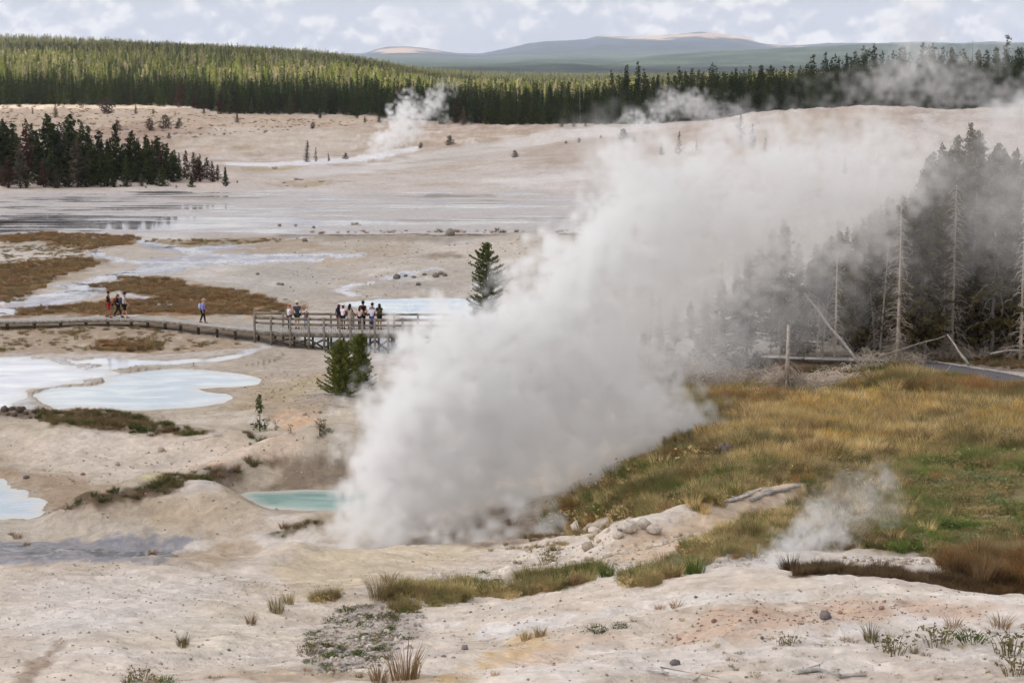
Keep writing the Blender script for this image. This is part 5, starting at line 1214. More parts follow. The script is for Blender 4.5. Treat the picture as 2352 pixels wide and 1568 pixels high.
person(249, 729.5, 95, 1.80, 'walking man in navy tee, red shorts and black cap', (26,30,52), (170,26,50), cap=(18,18,20), leg='short', stride=.30, shoe=(84,64,44), bag=(24,24,30), skin=SKIN_T)
person(271.5, 728.8, 92, 1.62, 'woman striding in a dark green jacket with a red backpack', (22,44,44), (24,28,40), hair=(120,92,62), hairlen=.25, sleeves='long', stride=.62, pack=(170,34,44), shoe=(20,20,24))
person(286, 729.8, 95, 1.72, 'walker in a white top, black knee shorts and a black brimmed hat', (200,204,210), bl, hat=(16,16,18), leg='short', stride=.42, pack=(60,70,96), arms={'r': ((.24,.05,1.12), (.16,.26,1.02))}, shoe=(50,56,58))
person(466, 741.5, 80, 1.62, 'lone walker in a lavender-blue long shirt, black trousers and a straw hat', (140,146,214), bl, hat=(176,164,138), sleeves='long', stride=.34, pack=(176,182,216), lean=.05, shoe=(90,70,60))
person(664.6, 755.2, 60, 1.60, 'woman in a white tee and an orange-brown sun hat on the platform', (226,220,224), bl, hat=(176,104,76), arms={'r': ((.26,.02,1.14), (.18,.22,1.05))}, shoe=bl)
person(683, 755.2, 5, 1.82, 'broad man in a slate-grey tee with a cream brimmed hat seen from behind', (70,76,92), (44,54,40), hat=(214,206,188), leg='short', strap=(30,32,44), hair=(60,50,44), scale_w=1.12, shoe=(40,36,34))
person(704.5, 755.0, 175, 1.30, 'small child in a grey tee and a white cap facing the camera', (84,84,88), (150,180,196), cap=(226,224,226), arms={'r': ((.22,.03,1.14), (.10,.24,1.18)), 'l': ((-.22,.03,1.14), (-.10,.22,1.02))})
person(778.5, 755.2, 20, 1.62, 'woman in a navy top and dark red cap in the railing group', (22,26,48), (86,50,44), hair=(40,24,24), hairlen=.28, cap=(96,28,38), leg='short', skin=SKIN_D)
person(788.5, 755.8, 20, 1.64, 'person in a pale pink tee, black shorts and a light cap', (232,214,224), (16,16,20), hair=(30,24,24), cap=(226,206,196), leg='short', skin=SKIN_D)
person(804, 755.8, 30, 1.68, 'woman with long black hair in a sleeveless patterned beige dress', (176,162,148), bl, hair=(20,18,20), hairlen=.32, sleeves='none', dress=.35, skin=SKIN_D, arms={'r': ((.24,.05,1.16), (.26,.22,.96))})
person(827, 756.2, 25, 1.56, 'person with long brown hair in a pink tee at the railing', (222,186,186), (26,24,28), hair=(84,50,34), hairlen=.30, arms={'r': ((.24,.06,1.14), (.30,.24,1.0))})
person(834, 754.6, 15, 1.84, 'tall man in a black tee and black cap behind the railing group', (22,26,24), (30,30,34), cap=(16,16,18), hair=(24,20,20), leg='long', skin=SKIN_T)
person(855, 754.6, 40, 1.72, 'person in a grey tee and a black cap behind the one with spread arms', (120,130,140), (50,56,66), cap=(18,18,22), hair=(26,22,22))
person(854.5, 756.6, 4, 1.58, 'blond child in a white tee and blue jeans spreading both arms over the rail', (212,206,222), (42,60,120), hair=(170,130,96), arms={'r': ((.40,.08,1.30), (.60,.14,1.18)), 'l': ((-.40,.08,1.33), (-.62,.14,1.28))})
person(872, 756.0, -12, 1.70, 'woman in black holding up a phone, olive backpack on her back', (24,26,28), (26,24,26), hair=(28,22,22), hairlen=.2, pack=(66,72,34), leg='short', skin=SKIN_T, arms={'r': ((.22,.16,1.26), (.12,.34,1.44)), 'l': ((-.22,.16,1.24), (-.10,.34,1.40))}, phone=True)
print('people', time.time() - T0)

# ------------------------------------------------------------------ grass, herbs, stones
def tuft_mesh(name, seed, n, h, spread, wd, lean=.45, mat=None, leafy=False):
    rng = np.random.default_rng(seed); az = rng.uniform(0, 6.28, n); r = spread * np.sqrt(rng.random(n)) * .5
    hh = h * rng.uniform(.5, 1.1, n); ln = hh * lean * rng.uniform(.2, 1.2, n) + r * .6
    bx, by = r*np.cos(az), r*np.sin(az); dx, dy = np.cos(az), np.sin(az); px = rng.normal(size=n); py = rng.normal(size=n); q = np.hypot(px, py); px, py = px/q*wd, py/q*wd
    V = []
    for t, wf in ((0, 1.0), (.55, .8)):
        cx, cy_, cz = bx + dx*ln*t*t, by + dy*ln*t*t, hh*t
        V += [np.stack([cx - px*wf/2, cy_ - py*wf/2, cz], 1), np.stack([cx + px*wf/2, cy_ + py*wf/2, cz], 1)]
    V.append(np.stack([bx + dx*ln, by + dy*ln, hh], 1)); V = np.stack(V, 1).reshape(-1, 3); i = np.arange(n) * 5
    Q = np.stack([i, i+1, i+3, i+2], 1); T = np.stack([i+2, i+3, i+4], 1)
    if leafy:
        C = np.stack([rng.normal(0, spread*.4, n*2), rng.normal(0, spread*.4, n*2), rng.uniform(.1, .9, n*2)*h], 1); v2, f2 = tri_clumps(C, h*.16, rng, 2); f2 = f2 + len(V); V = np.concatenate([V, v2]); T = np.concatenate([T, f2])
    return mesh_np(name, V, [Q, T], [mat or M_GRASS])
TM = [tuft_mesh('tuft', 1, 90, .34, .24, .010, .4), tuft_mesh('tuft', 2, 70, .26, .28, .011, .7), tuft_mesh('tuft', 3, 110, .44, .30, .009, .32), tuft_mesh('leafy', 4, 26, .28, .34, .014, .5, leafy=True), tuft_mesh('low', 5, 50, .13, .28, .014, .9, leafy=True)]
STR, OLV, GRE, BRN, RST = np.array([.44,.35,.19]), np.array([.20,.175,.08]), np.array([.105,.15,.04]), np.array([.24,.165,.095]), np.array([.34,.19,.08])
TUFT = []
def tuft(u, v, k, wpx, tint, lab, cat='grass tuft', gp=None, nm='grass_tuft'):
    x, y, z = at(u, v); base = [.42, .45, .55, .5, .4][k]; s = (1.35 if u < 1600 or v < 1400 else .95) * wpx * y / F / base; tint = np.array(tint) * .85
    o = addobj(nm, TM[k], loc=(x, y, z - .02), rot=(0, 0, random.uniform(0, 6)), scale=s); tagit(o, lab, cat, gp, tint=tint); TUFT.append(o); return o
T_ = [(420,1482,0,34,OLV*1.1,'round straw-green grass tuft alone on the white slope at lower left'),
 (636,1405,2,46,OLV*1.2,'tall shaggy olive tuft at the left end of the grassy strip'),(577,1432,0,28,BRN*1.3,'small brown tuft below the tall shaggy olive tuft'),
 (663,1385,0,32,STR*.9,'straw tuft just right of the tall shaggy olive tuft'),(795,1402,4,36,GRE*.9,'dark green low clump on the white slope under the grassy strip'),
 (895,1335,1,38,BRN*1.3,'brown clump on the tan rim near the vent'),(870,1375,2,60,STR*.8,'wide straw clump at the left of the grassy strip'),
 (1258,1290,3,40,OLV*1.3,'olive clump alone on the tan slope above the grassy strip'),(1112,1316,4,22,GRE*1.1,'bright green sprig alone on the tan slope'),
 (1372,1448,4,40,GRE*.7,'flat dark green patch alone on the lower white slope'),(1424,1440,4,34,GRE*.8,'flat green patch right of the darker one on the lower slope'),
 (1516,1398,1,24,RST*1.1,'rust-orange tuft on the crest of the lower white slope'),(1552,1394,1,30,RST*1.2,'larger rust-orange tuft near the crest of the lower slope'),
 (1137,1550,1,20,RST,'small rust tuft near the bottom edge'),(1208,1470,0,30,STR,'straw tuft on the orange stained ledge'),(1240,1460,0,30,STR*.95,'second straw tuft on the orange stained ledge, the farther one'),
 (930,1560,2,90,BRN*1.4,'wide shaggy brown clump cut by the bottom edge'),(870,1566,0,50,BRN*1.3,'shaggy brown clump left of the wide one at the bottom edge'),
 (320,1562,3,50,OLV,'grey-green clump at the bottom edge, left one'),(380,1566,4,40,GRE*.9,'green clump at the bottom edge beside the grey-green one'),
 (715,1500,3,40,OLV*.9,'olive herb clump at the left of the grey pebble patch'),(712,1520,4,26,GRE,'green herb clump under the olive one at the pebble patch'),
 (1700,1500,4,24,GRE*.9,'small green herb on the lower right slope'),(1810,1480,3,60,OLV,'mixed olive clump left of the long one on the lower right slope'),(2000,1470,0,60,OLV*1.1,'straw-olive clump on the lower right slope above the driftwood'),(2050,1500,3,90,OLV*.9,'wide dark olive clump on the lower right slope'),(1940,1470,1,30,BRN*1.3,'small brown clump on the lower right slope'),
 (2150,1480,3,90,OLV,'wide olive-green clump at the right of the lower slope'),(2230,1470,4,90,GRE*.8,'leafy green clump at the right of the lower slope'),(2320,1500,3,110,OLV*.9,'large grey-olive clump cut by the right border'),(2190,1440,1,60,BRN*1.3,'dry brown clump near the crest at lower right'),(2300,1440,1,70,BRN*1.2,'dry brown clump near the right border crest'),(2330,1548,3,90,OLV*.9,'olive clump in the bottom right corner'),
 (40,1236,1,24,BRN,'brown bunch standing in the grey water'),(62,1252,1,18,BRN,'small brown bunch behind the crest in the grey water'),(25,1228,1,14,BRN*.9,'tiny brown bunch at the left in the grey water'),(350,1272,1,22,RST*.8,'rusty bunch at the edge of the dark wet ground'),
 (1175,1205,1,30,RST*.7,'rusty bush at the foot of the steam')]
for t in T_: tuft(*t)
def bands(polys, spc, cols, picks, smin, smax, name, lab, cat, ymin=0, excl=(), rag=0, seed=0, hs=1.0, cluster=0, csc=2.0):
    """polys: list of image polygons on open ground; a tuft every spc metres or so"""
    rng = np.random.default_rng(50 + seed); out = []
    for poly in polys:
        P = world_poly(poly, ymin); xs = [p[0] for p in P]; ys = [p[1] for p in P]
        n = int((max(xs) - min(xs)) * (max(ys) - min(ys)) / spc**2)
        x = rng.uniform(min(xs), max(xs), n); y = rng.uniform(min(ys), max(ys), n)
        ra = rag or (.5 if np.mean(ys) < 120 else 2.2); sd = poly_sd(x, y, P) + ra * fbm(x/(1.6*ra), y/(1.6*ra), 4, 90 + seed); k = sd < 0
        for e in excl: k &= poly_sd(x, y, world_poly(e)) > 3.0 * fbm(x/2.2, y/2.2, 4, 5) + rng.normal(0, .7, len(x)) - .5
        if cluster: k &= fbm(x/csc, y/csc, 3, 95 + seed) > cluster - .5
        out.append(np.stack([x[k], y[k]], 1))
    xy = np.concatenate(out); x, y = xy.T; n = len(x); z = height(x, y)
    s = rng.uniform(smin, smax, n) * np.clip(y/80, .6, 1.1); sel = fbm((x - .5*y)/5, y/2.6, 4, 97 + seed) * 1.15 + rng.normal(0, .12, n); s = s * (1 + .55 * fbm(x/1.1, y/1.1, 2, 99 + seed)); q = np.clip((sel + .45) / .9, 0, .999) * len(cols); i0 = q.astype(int)
    c = np.array(cols)[i0] * rng.uniform(.75, 1.25, (n, 1)) * (1.45 if name in ('meadow_grass', 'golden_grass', 'rust_grass', 'bank_grass', 'grassy_strip', 'green_herbs', 'sage_herbs') else 1); pk = rng.choice(picks, n)
    scatter(name, np.stack([x, y, z - .02], 1), np.stack([rng.normal(0, .1, n), rng.normal(0, .1, n), rng.uniform(0, 6.28, n)], 1), np.stack([s*1.2, s*1.2, s*hs], 1), c, TMPL, pk, lab, cat)
    return n
TMPL = [TUFT[0], TUFT[5], TUFT[1], TUFT[7], TUFT[8]]
for o in TMPL: o.rotation_euler = (0, 0, 0)
# instances take the template's mesh at its own scale, so undo that here
_fix = [1.0 for o in TMPL]
cnt = 0
GREENZ = [(1990,1085),(2150,1050),(2520,1025),(2520,1280),(2200,1290),(2040,1270),(2010,1250),(2040,1180)]
STUMPZ = [(1735,905),(1760,860),(1860,840),(2000,850),(2010,900),(1900,925),(1780,925)]
RUSTZ = [(1640,935),(1800,915),(1960,905),(2120,930),(2520,960),(2520,925),(2180,890),(2000,900),(1850,930),(1900,985),(1750,1000),(1650,985)]
cnt += bands([RUSTZ], .2, [RST*.8, BRN, RST, OLV*.9], [0, 2], 1.1, 1.7, 'rust_grass', 'rust-brown grass along the top of the meadow', 'grass', seed=21, excl=[STUMPZ])
cnt += bands([MEADOW], .17, [OLV*.7, STR*.9, OLV*1.2, BRN*.7, OLV*.9, STR*1.05, GRE*.9, RST*.8, OLV*.7], [0, 1, 2, 0, 3], .9, 1.7, 'meadow_grass', 'straw and olive meadow grass on the slope below the dead trees', 'grass', excl=[GREENZ, STUMPZ], cluster=.2, csc=2.5)
cnt += bands([[(1700,960),(1900,930),(2100,930),(2520,960),(2520,1010),(2150,1030),(1950,1060),(1700,1080),(1600,1040)]], .2, [OLV*.8, STR*1.25, STR*1.1, BRN*.9, np.array([.52,.36,.11]), STR], [0, 2], 1.2, 1.9, 'golden_grass', 'tall golden grass across the middle of the meadow', 'grass', seed=1)
cnt += bands([[(2050,1080),(2200,1046),(2520,1028),(2520,1062),(2210,1100),(2080,1140)],[(2020,1190),(2060,1150),(2120,1150),(2210,1200),(2210,1270),(2040,1272)]], .17, [GRE, OLV, STR*.7, GRE*1.25, OLV*.8, np.array([.14,.18,.06])], [3, 3, 0, 2, 4], .8, 1.7, 'green_herbs', 'bright green leafy herbs on the right of the meadow', 'herbs', seed=2, cluster=.40, rag=2.5)
cnt += bands([[(2020,1100),(2520,1060),(2520,1290),(2180,1290),(2020,1270)]], .22, [GRE*.9, OLV*1.2, STR*.6, OLV*.8, np.array([.18,.21,.11])], [3, 3, 1, 0], .8, 1.5, 'sage_herbs', 'grey-green herbs over sand at the right border', 'herbs', seed=3, cluster=.5)
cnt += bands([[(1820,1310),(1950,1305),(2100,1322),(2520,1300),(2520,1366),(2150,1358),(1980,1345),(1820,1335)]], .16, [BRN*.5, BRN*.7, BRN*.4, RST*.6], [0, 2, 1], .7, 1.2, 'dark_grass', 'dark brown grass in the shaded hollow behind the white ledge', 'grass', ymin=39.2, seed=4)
cnt += bands([[(2170,1318),(2200,1290),(2270,1262),(2520,1250),(2520,1330),(2250,1335)]], .15, [STR*.75, BRN*1.1, RST*.8, OLV*.8], [2, 0], 1.1, 2.2, 'tall_brown_grass', 'tall brown-orange grass above the dark hollow', 'grass', seed=5)
STRIP = [[(880,1392),(900,1360),(960,1345),(1010,1338),(1060,1345),(1130,1352),(1160,1335),(1240,1322),(1300,1318),(1370,1305),(1400,1320),(1330,1342),(1240,1360),(1120,1375),(1020,1385),(960,1400),(900,1410)], [(720,1372),(800,1370),(830,1378),(760,1386),(720,1382)], [(1440,1320),(1540,1285),(1600,1290),(1580,1320),(1500,1345),(1440,1345)], [(1580,1285),(1700,1262),(1790,1240),(1800,1265),(1700,1290),(1600,1300)]]
cnt += bands(STRIP, .13, [OLV, GRE*.7, STR*.85, OLV*1.2, BRN, OLV*.9], [0, 2, 2, 3, 1], .9, 1.5, 'grassy_strip', 'olive and straw grass strip crossing the white foreground slope', 'grass', seed=6, cluster=.46, csc=.8)
cnt += bands([[(1570,1268),(1640,1240),(1780,1195),(1850,1170),(1900,1190),(1850,1240),(1700,1264)]], .15, [STR*.9, OLV, STR, GRE*.8], [0, 2], .9, 1.5, 'bank_grass', 'straw grass on the bank below the sandy ridge', 'grass', seed=7)
cnt += bands([[(1080,1290),(1150,1255),(1300,1215),(1420,1205),(1380,1235),(1250,1262),(1140,1285)]], .26, [BRN, OLV, STR*.8], [0, 1], .6, 1.1, 'rim_grass', 'sparse brown grass along the stony rim before the steam', 'grass', seed=8, cluster=.55)
cnt += bands([[(700,1470),(780,1400),(900,1390),(980,1420),(920,1480),(860,1530),(740,1550)]], .2, [GRE*.6, GRE*.8, OLV*.7], [4, 4, 3], .4, .9, 'pebble_herbs', 'small green herbs among the grey pebbles on the lower slope', 'herbs', seed=9, cluster=.56, csc=.7)
cnt += bands([[(1600,1480),(2000,1440),(2352,1420),(2520,1560),(1700,1560)],[(1400,1430),(1600,1420),(1700,1440),(1500,1470)]], .55, [BRN*1.3, OLV, STR*.8], [1, 0, 4], .25, .7, 'sparse_herbs', 'tiny scattered dry sprigs on the lower right slope', 'herbs', seed=10)
cnt += bands([[(280,1566),(480,1548),(700,1538),(860,1545),(1080,1556),(1080,1580),(280,1580)]], .3, [BRN*1.3, OLV, STR*.8, GRE], [0, 1, 4], .3, .8, 'bottom_grass', 'dry grass along the brown strip at the bottom edge', 'grass', seed=11, cluster=.55)
BAS = [[(200,657),(300,637),(370,637),(440,657),(520,664),(560,674),(640,690),(655,705),(640,722),(480,724),(400,720),(150,720),(60,724),(20,716),(120,703),(250,692),(360,684)], [(0,541),(100,534),(230,539),(320,546),(310,558),(200,574),(90,553),(0,558)], [(-40,612),(90,602),(180,592),(240,598),(190,618),(110,648),(50,690),(-40,700)], [(225,786),(290,782),(380,786),(370,806),(215,806)]]
cnt += bands(BAS, .34, [BRN*1.1, RST*.85, BRN*1.3, STR*.7, BRN*.9], [1, 0], .6, 1.1, 'basin_grass', 'short rust-brown grass beds around the boardwalk', 'grass', seed=12, hs=.8)
cnt += bands([[(340,552),(520,549),(700,547),(640,556),(560,560),(440,567)],[(0,560),(200,560),(180,600),(0,620)],[(0,752),(300,752),(560,780),(560,798),(350,810),(0,808)],[(640,706),(700,710),(690,730),(640,728)]], .55, [BRN, OLV, STR*.6], [1, 4], .5, .95, 'sparse_basin_grass', 'sparse brown grass on the mottled flats', 'grass', seed=13, cluster=.45, csc=3)
cnt += bands([[(80,946),(220,941),(330,958),(420,982),(480,991),(470,999),(300,991),(120,977)],[(150,1168),(250,1128),(350,1112),(450,1086),(560,1058),(650,1045),(560,1068),(420,1115),(250,1158)],[(622,1226),(660,1206),(735,1199),(700,1214),(650,1232)],[(560,992),(760,996),(760,1006),(560,1004)]], .26, [BRN*.9, OLV*.8, GRE*.7, BRN], [0, 1, 4], .5, 1.0, 'gully_grass', 'brown and green grass lines in the gullies of the mid basin', 'grass', seed=14)
cnt += bands([[(640,515),(720,513),(830,515),(820,519),(650,520)],[(560,526),(620,524),(640,532),(560,534)],[(700,533),(1400,528),(1400,535),(700,538)]], 1.1, [BRN, OLV*.8], [1, 0], .6, 1.1, 'flat_tufts', 'rows of small brown tufts on the shallow flats', 'grass', seed=15, cluster=.5, csc=6)
cnt += bands([[(640,415),(700,411),(780,418),(700,432),(640,428)],[(540,393),(660,381),(720,384),(600,396)],[(0,246),(300,246),(520,268),(860,276),(700,300),(400,320),(200,300),(0,290)]], 2.6, [BRN, OLV*.8, BRN*.7, RST*.6], [4, 1], .5, 1.7, 'slope_scrub', 'low brown scrub scattered on the far slope', 'scrub', seed=16, cluster=.5, csc=5)
cnt += bands([[(1450,900),(1560,905),(1760,900),(1700,960),(1560,960)],[(1500,830),(2060,815),(2000,870),(1740,905),(1500,900)],[(2100,800),(2352,795),(2352,850),(2150,830)]], .34, [BRN, OLV*.9, RST*.8, BRN*.8, GRE*.6], [0, 1, 4], .5, .95, 'wood_floor_grass', 'brown undergrowth at the foot of the dead trees', 'undergrowth', seed=17, excl=[STUMPZ])
print('tufts', cnt, time.time() - T0)

# stones
def stone_mesh(seed, flat_=.7):
    b = MB(); b.ball((0, 0, .25), (.5, .42, .5*flat_), 12, 8, .55, seed * 3.7 + 1); m = b.mesh('stone', [M_ROCK], True); return m
SM = [stone_mesh(k, [.75, .55, .9, .6][k]) for k in range(4)]
ST = []
def stone(u, v, wpx, lab, tint, k=0, ymin=0, gp=None, nm='rock'):
    x, y, z = at(u, v, ymin); s = wpx * y / F
    o = addobj(nm, SM[k % 4], loc=(x, y, z - s*.08), rot=(random.uniform(-.15, .15), random.uniform(-.15, .15), random.uniform(0, 6)), scale=s); tagit(o, lab, 'rock', gp, tint=tint); ST.append(o)
LG, TN, DK, RD = (.56,.49,.42), (.42,.35,.27), (.19,.17,.165), (.30,.18,.13)
for q in [(1332,1218,44,'round pale boulder at the left of the boulder cluster behind the grassy strip',LG,0),(1365,1222,30,'smaller pale boulder leaning on the round one',LG,1),(1440,1216,52,'big pale boulder in the middle of the cluster',LG,1),(1478,1210,34,'pale boulder right of the big middle one',LG,2),(1418,1232,28,'low pale boulder in front of the big middle one',LG,3),(1500,1222,38,'flat pale boulder at the right end of the cluster',LG,3),(1352,1262,30,'tan rock below the boulder cluster',TN,2),(1315,1300,24,'tan rock alone above the grassy strip',TN,0),(1172,1330,70,'long low pale slab on the tan slope',LG,3),(1135,1338,30,'pale slab piece left of the long low slab',LG,1),
    (1010,1345,50,'pale boulder half hidden in the grassy strip',LG,0),(1895,1420,30,'dark grey angular rock on the reddish band',DK,2),(1068,1490,18,'dark rock on the white slope right of the green herbs',DK,0),(1020,1508,12,'small dark rock below the one right of the herbs',DK,1),(1750,1466,10,'tiny dark stone on the lower right slope',DK,2),(1598,1372,9,'tiny dark stone near the crest',DK,0),(1550,1525,26,'dark rock near the bottom centre-right',DK,3),(1930,1408,14,'reddish stone right of the dark angular rock',RD,1),(2025,1398,14,'reddish stone far right on the reddish band',RD,2),(1735,1405,16,'reddish stone left on the reddish band',RD,1),(1640,1428,14,'reddish stone at the left end of the reddish band',RD,0),(1560,1468,12,'small brown-red stone under the reddish band',RD,3),
    (370,1036,18,'grey-brown rock alone on the pale hump',TN,0),(470,1076,12,'small tan rock on the pale hump, right side',TN,1),(270,1068,12,'small tan rock on the pale hump, centre',TN,2),(60,1098,16,'dark stone on the left flank of the pale hump',DK,1),(190,1090,12,'orange-brown stone on the pale hump',RD,3),(525,1082,12,'dark stone near the green gully grass',DK,2),(612,965,16,'tan rock behind the sapling',TN,0),(1180,960,10,'rock in the steam',TN,0),
    (405,982,10,'small tan rock below the large pond',TN,1),(612,958,9,'light stone above the sapling',TN,3),(575,1020,8,'little dark stone right of centre on the hump',DK,0),(735,948,10,'stone above the orange patch',TN,2),(700,952,12,'tan rock on the orange patch',TN,1),(1285,610,10,'stone by the rusty dead tree',DK,1)]:
    if 'in the steam' in q[3]: continue
    stone(q[0], q[1], q[2], q[3], q[4], q[5])
for q in [(975,632,12,'dark rock at the left of the row above the back pond'),(1000,636,18,'dark rock in the middle of the row above the back pond'),(1012,630,16,'dark rock on top of the row above the back pond'),(1022,634,12,'dark rock at the right of the row above the back pond'),(950,638,12,'rock left of the row above the back pond'),(912,640,20,'wide low rock between the rock row and the small stream'),(932,634,10,'low rock just behind the wide low one'),(592,631,9,'single dark rock on the flat left of the small stream'),(640,654,12,'flat rock of a pair on the grey flat'),(648,655,10,'right rock of the pair on the grey flat'),(700,555,16,'rounded rock at the shore ledge'),(720,524,8,'rock standing in the shallow flats'),(960,655,14,'low rock below the row above the back pond'),(900,700,8,'rock at the shore of the back pond'),(1158,657,12,'rock right of the lone pine'),(1035,541,26,'rounded tan rock on the shore ledge')]:
    stone(q[0], q[1], q[2], q[3], (.21,.185,.16), len(ST))
# shore stones left of the big pond
for i, (u, v, w_) in enumerate([(10,944,22),(28,941,18),(45,946,20),(60,950,14),(78,947,12),(92,952,12),(35,955,14),(70,960,10),(100,944,14),(18,952,12),(54,940,12),(120,943,8)]):
    stone(u, v, w_, 'dark brown stone in the broken row at the left shore of the big pond', (.115,.085,.065), i, gp='stones at the pond shore')
def pebbles(polys, spc, smin, smax, cols, seed, name, lab, ymin=0):
    rng = np.random.default_rng(70 + seed); out = []
    for poly in polys:
        P = world_poly(poly, ymin); xs = [p[0] for p in P]; ys = [p[1] for p in P]; n = int((max(xs)-min(xs))*(max(ys)-min(ys))/spc**2)
        x = rng.uniform(min(xs), max(xs), n); y = rng.uniform(min(ys), max(ys), n); k = (poly_sd(x, y, P) + .6*fbm(x, y, 2, seed) < 0); out.append(np.stack([x[k], y[k]], 1))
    x, y = np.concatenate(out).T; n = len(x); s = smin * (smax/smin) ** (rng.random(n)**2.2); c = np.array(cols)[rng.integers(0, len(cols), n)] * rng.uniform(.75, 1.2, (n, 1))
    scatter(name, np.stack([x, y, height(x, y) - s*.1], 1), np.stack([rng.normal(0, .2, n), rng.normal(0, .2, n), rng.uniform(0, 6.28, n)], 1), np.stack([s*rng.uniform(.8, 1.4, n), s, s], 1), c, ST[:4], rng.integers(0, 4, n), lab, 'pebbles'); return n
n = pebbles([[(-40,1300),(500,1305),(700,1340),(1000,1270),(1500,1230),(1500,1400),(2520,1375),(2520,1580),(-40,1580)]], .20, .012, .06, [LG, TN, LG, TN, TN, (.30,.26,.23)], 1, 'pebbles', 'small pale and brown stones strewn over the foreground slope')
n += pebbles([[(700,1480),(780,1400),(900,1385),(980,1415),(930,1480),(860,1530),(740,1550)]], .10, .03, .10, [LG, TN, (.30,.27,.25)], 2, 'grey_pebbles', 'grey pebbles in the patch of green herbs')
n += pebbles([[(1140,1300),(1250,1245),(1420,1215),(1560,1215),(1600,1230),(1400,1300),(1200,1340),(1000,1330)]], .24, .03, .20, [LG, TN, TN], 3, 'rim_stones', 'pale broken stones along the rim behind the grassy strip')
n += pebbles([[(1480,1478),(1600,1420),(1750,1392),(2000,1376),(2352,1400),(2000,1430),(1620,1475)]], .15, .02, .065, [RD, TN, RD, (.24,.13,.09)], 4, 'red_pebbles', 'reddish stones on the stained band of the lower slope')
n += pebbles([[(-40,1000),(560,1010),(790,1015),(790,1120),(500,1240),(100,1190)]], .5, .03, .13, [TN, TN, (.28,.25,.22), LG], 5, 'hump_stones', 'small stones on the humps of the mid basin')
n += pebbles([[(560,880),(790,850),(790,960),(560,960)]], .42, .03, .13, [TN, (.30,.26,.22), TN], 6, 'bank_stones', 'small stones on the bank right of the big pond')
n += pebbles([[(640,560),(1300,545),(1300,690),(660,690)]], 1.5, .06, .2, [TN, (.27,.24,.22), (.25,.21,.17)], 7, 'flat_stones', 'small stones scattered over the grey flat')
n += pebbles([[(1930,1282),(2130,1286),(2150,1308),(1980,1308)],[(1500,1290),(1700,1265),(1780,1262),(1760,1300),(1560,1320)]], .13, .04, .14, [LG, LG, TN], 8, 'ledge_stones', 'pale rubble on the white ledge before the hollow')
print('pebbles', n)
# driftwood
def drift(pts, r, lab, seed, tw=3):
    P = [Vector(at(u, v)) + Vector((0, 0, r*.8)) for u, v in pts]; c = P[0]; rr = random.Random(seed); b = MB()
    b.tube([p - c for p in P], [r*(1 - .6*i/len(P)) for i in range(len(P))], 7)
    for _ in range(tw):
        p = P[rr.randint(1, len(P)-1)] - c; b.tube([p, p + Vector((rr.uniform(-.3, .3), rr.uniform(-.2, .2), .05)), p + Vector((rr.uniform(-.5, .5), rr.uniform(-.3, .3), .02))], [r*.5, r*.35, r*.1], 5)
    tagit(addobj('driftwood', b.mesh('driftwood', [M_BARK]), loc=c), lab, 'branch', tint=(.46,.43,.40))
drift([(1830,1548),(1880,1542),(1930,1556),(1990,1553)], .045, 'bleached bent branch lying near the bottom right', 1)
drift([(1490,1540),(1530,1550),(1600,1564)], .04, 'bleached forked branch at the bottom edge, centre-right', 2, 6)
drift([(2270,1446),(2290,1456)], .03, 'short bleached stick near the right border', 3, 1)
drift([(1725,1152),(1770,1136),(1838,1120)], .075, 'weathered pale log on the top of the sandy ridge', 4, 4)
drift([(1650,1158),(1700,1148),(1745,1128)], .06, 'thin weathered stick left of the pale log on the ridge', 5, 3)
drift([(1870,1478),(1888,1484)], .02, 'tiny bleached twig on the lower right slope', 6, 1)
drift([(420,1015),(450,1011),(500,1002)], .03, 'dark stick lying under the big pond', 7, 1)
stone(1665,1046,64,'flat dark slab lying in the meadow grass',(.17,.14,.14),3); stone(1690,1040,30,'smaller dark slab at the right of the flat one in the meadow',(.19,.16,.16),1)
stone(2115,885,30,'white stone in the meadow near the crooked log',(.5,.46,.44),1); stone(2140,892,20,'small white stone beside the crooked log',(.5,.46,.44),3)

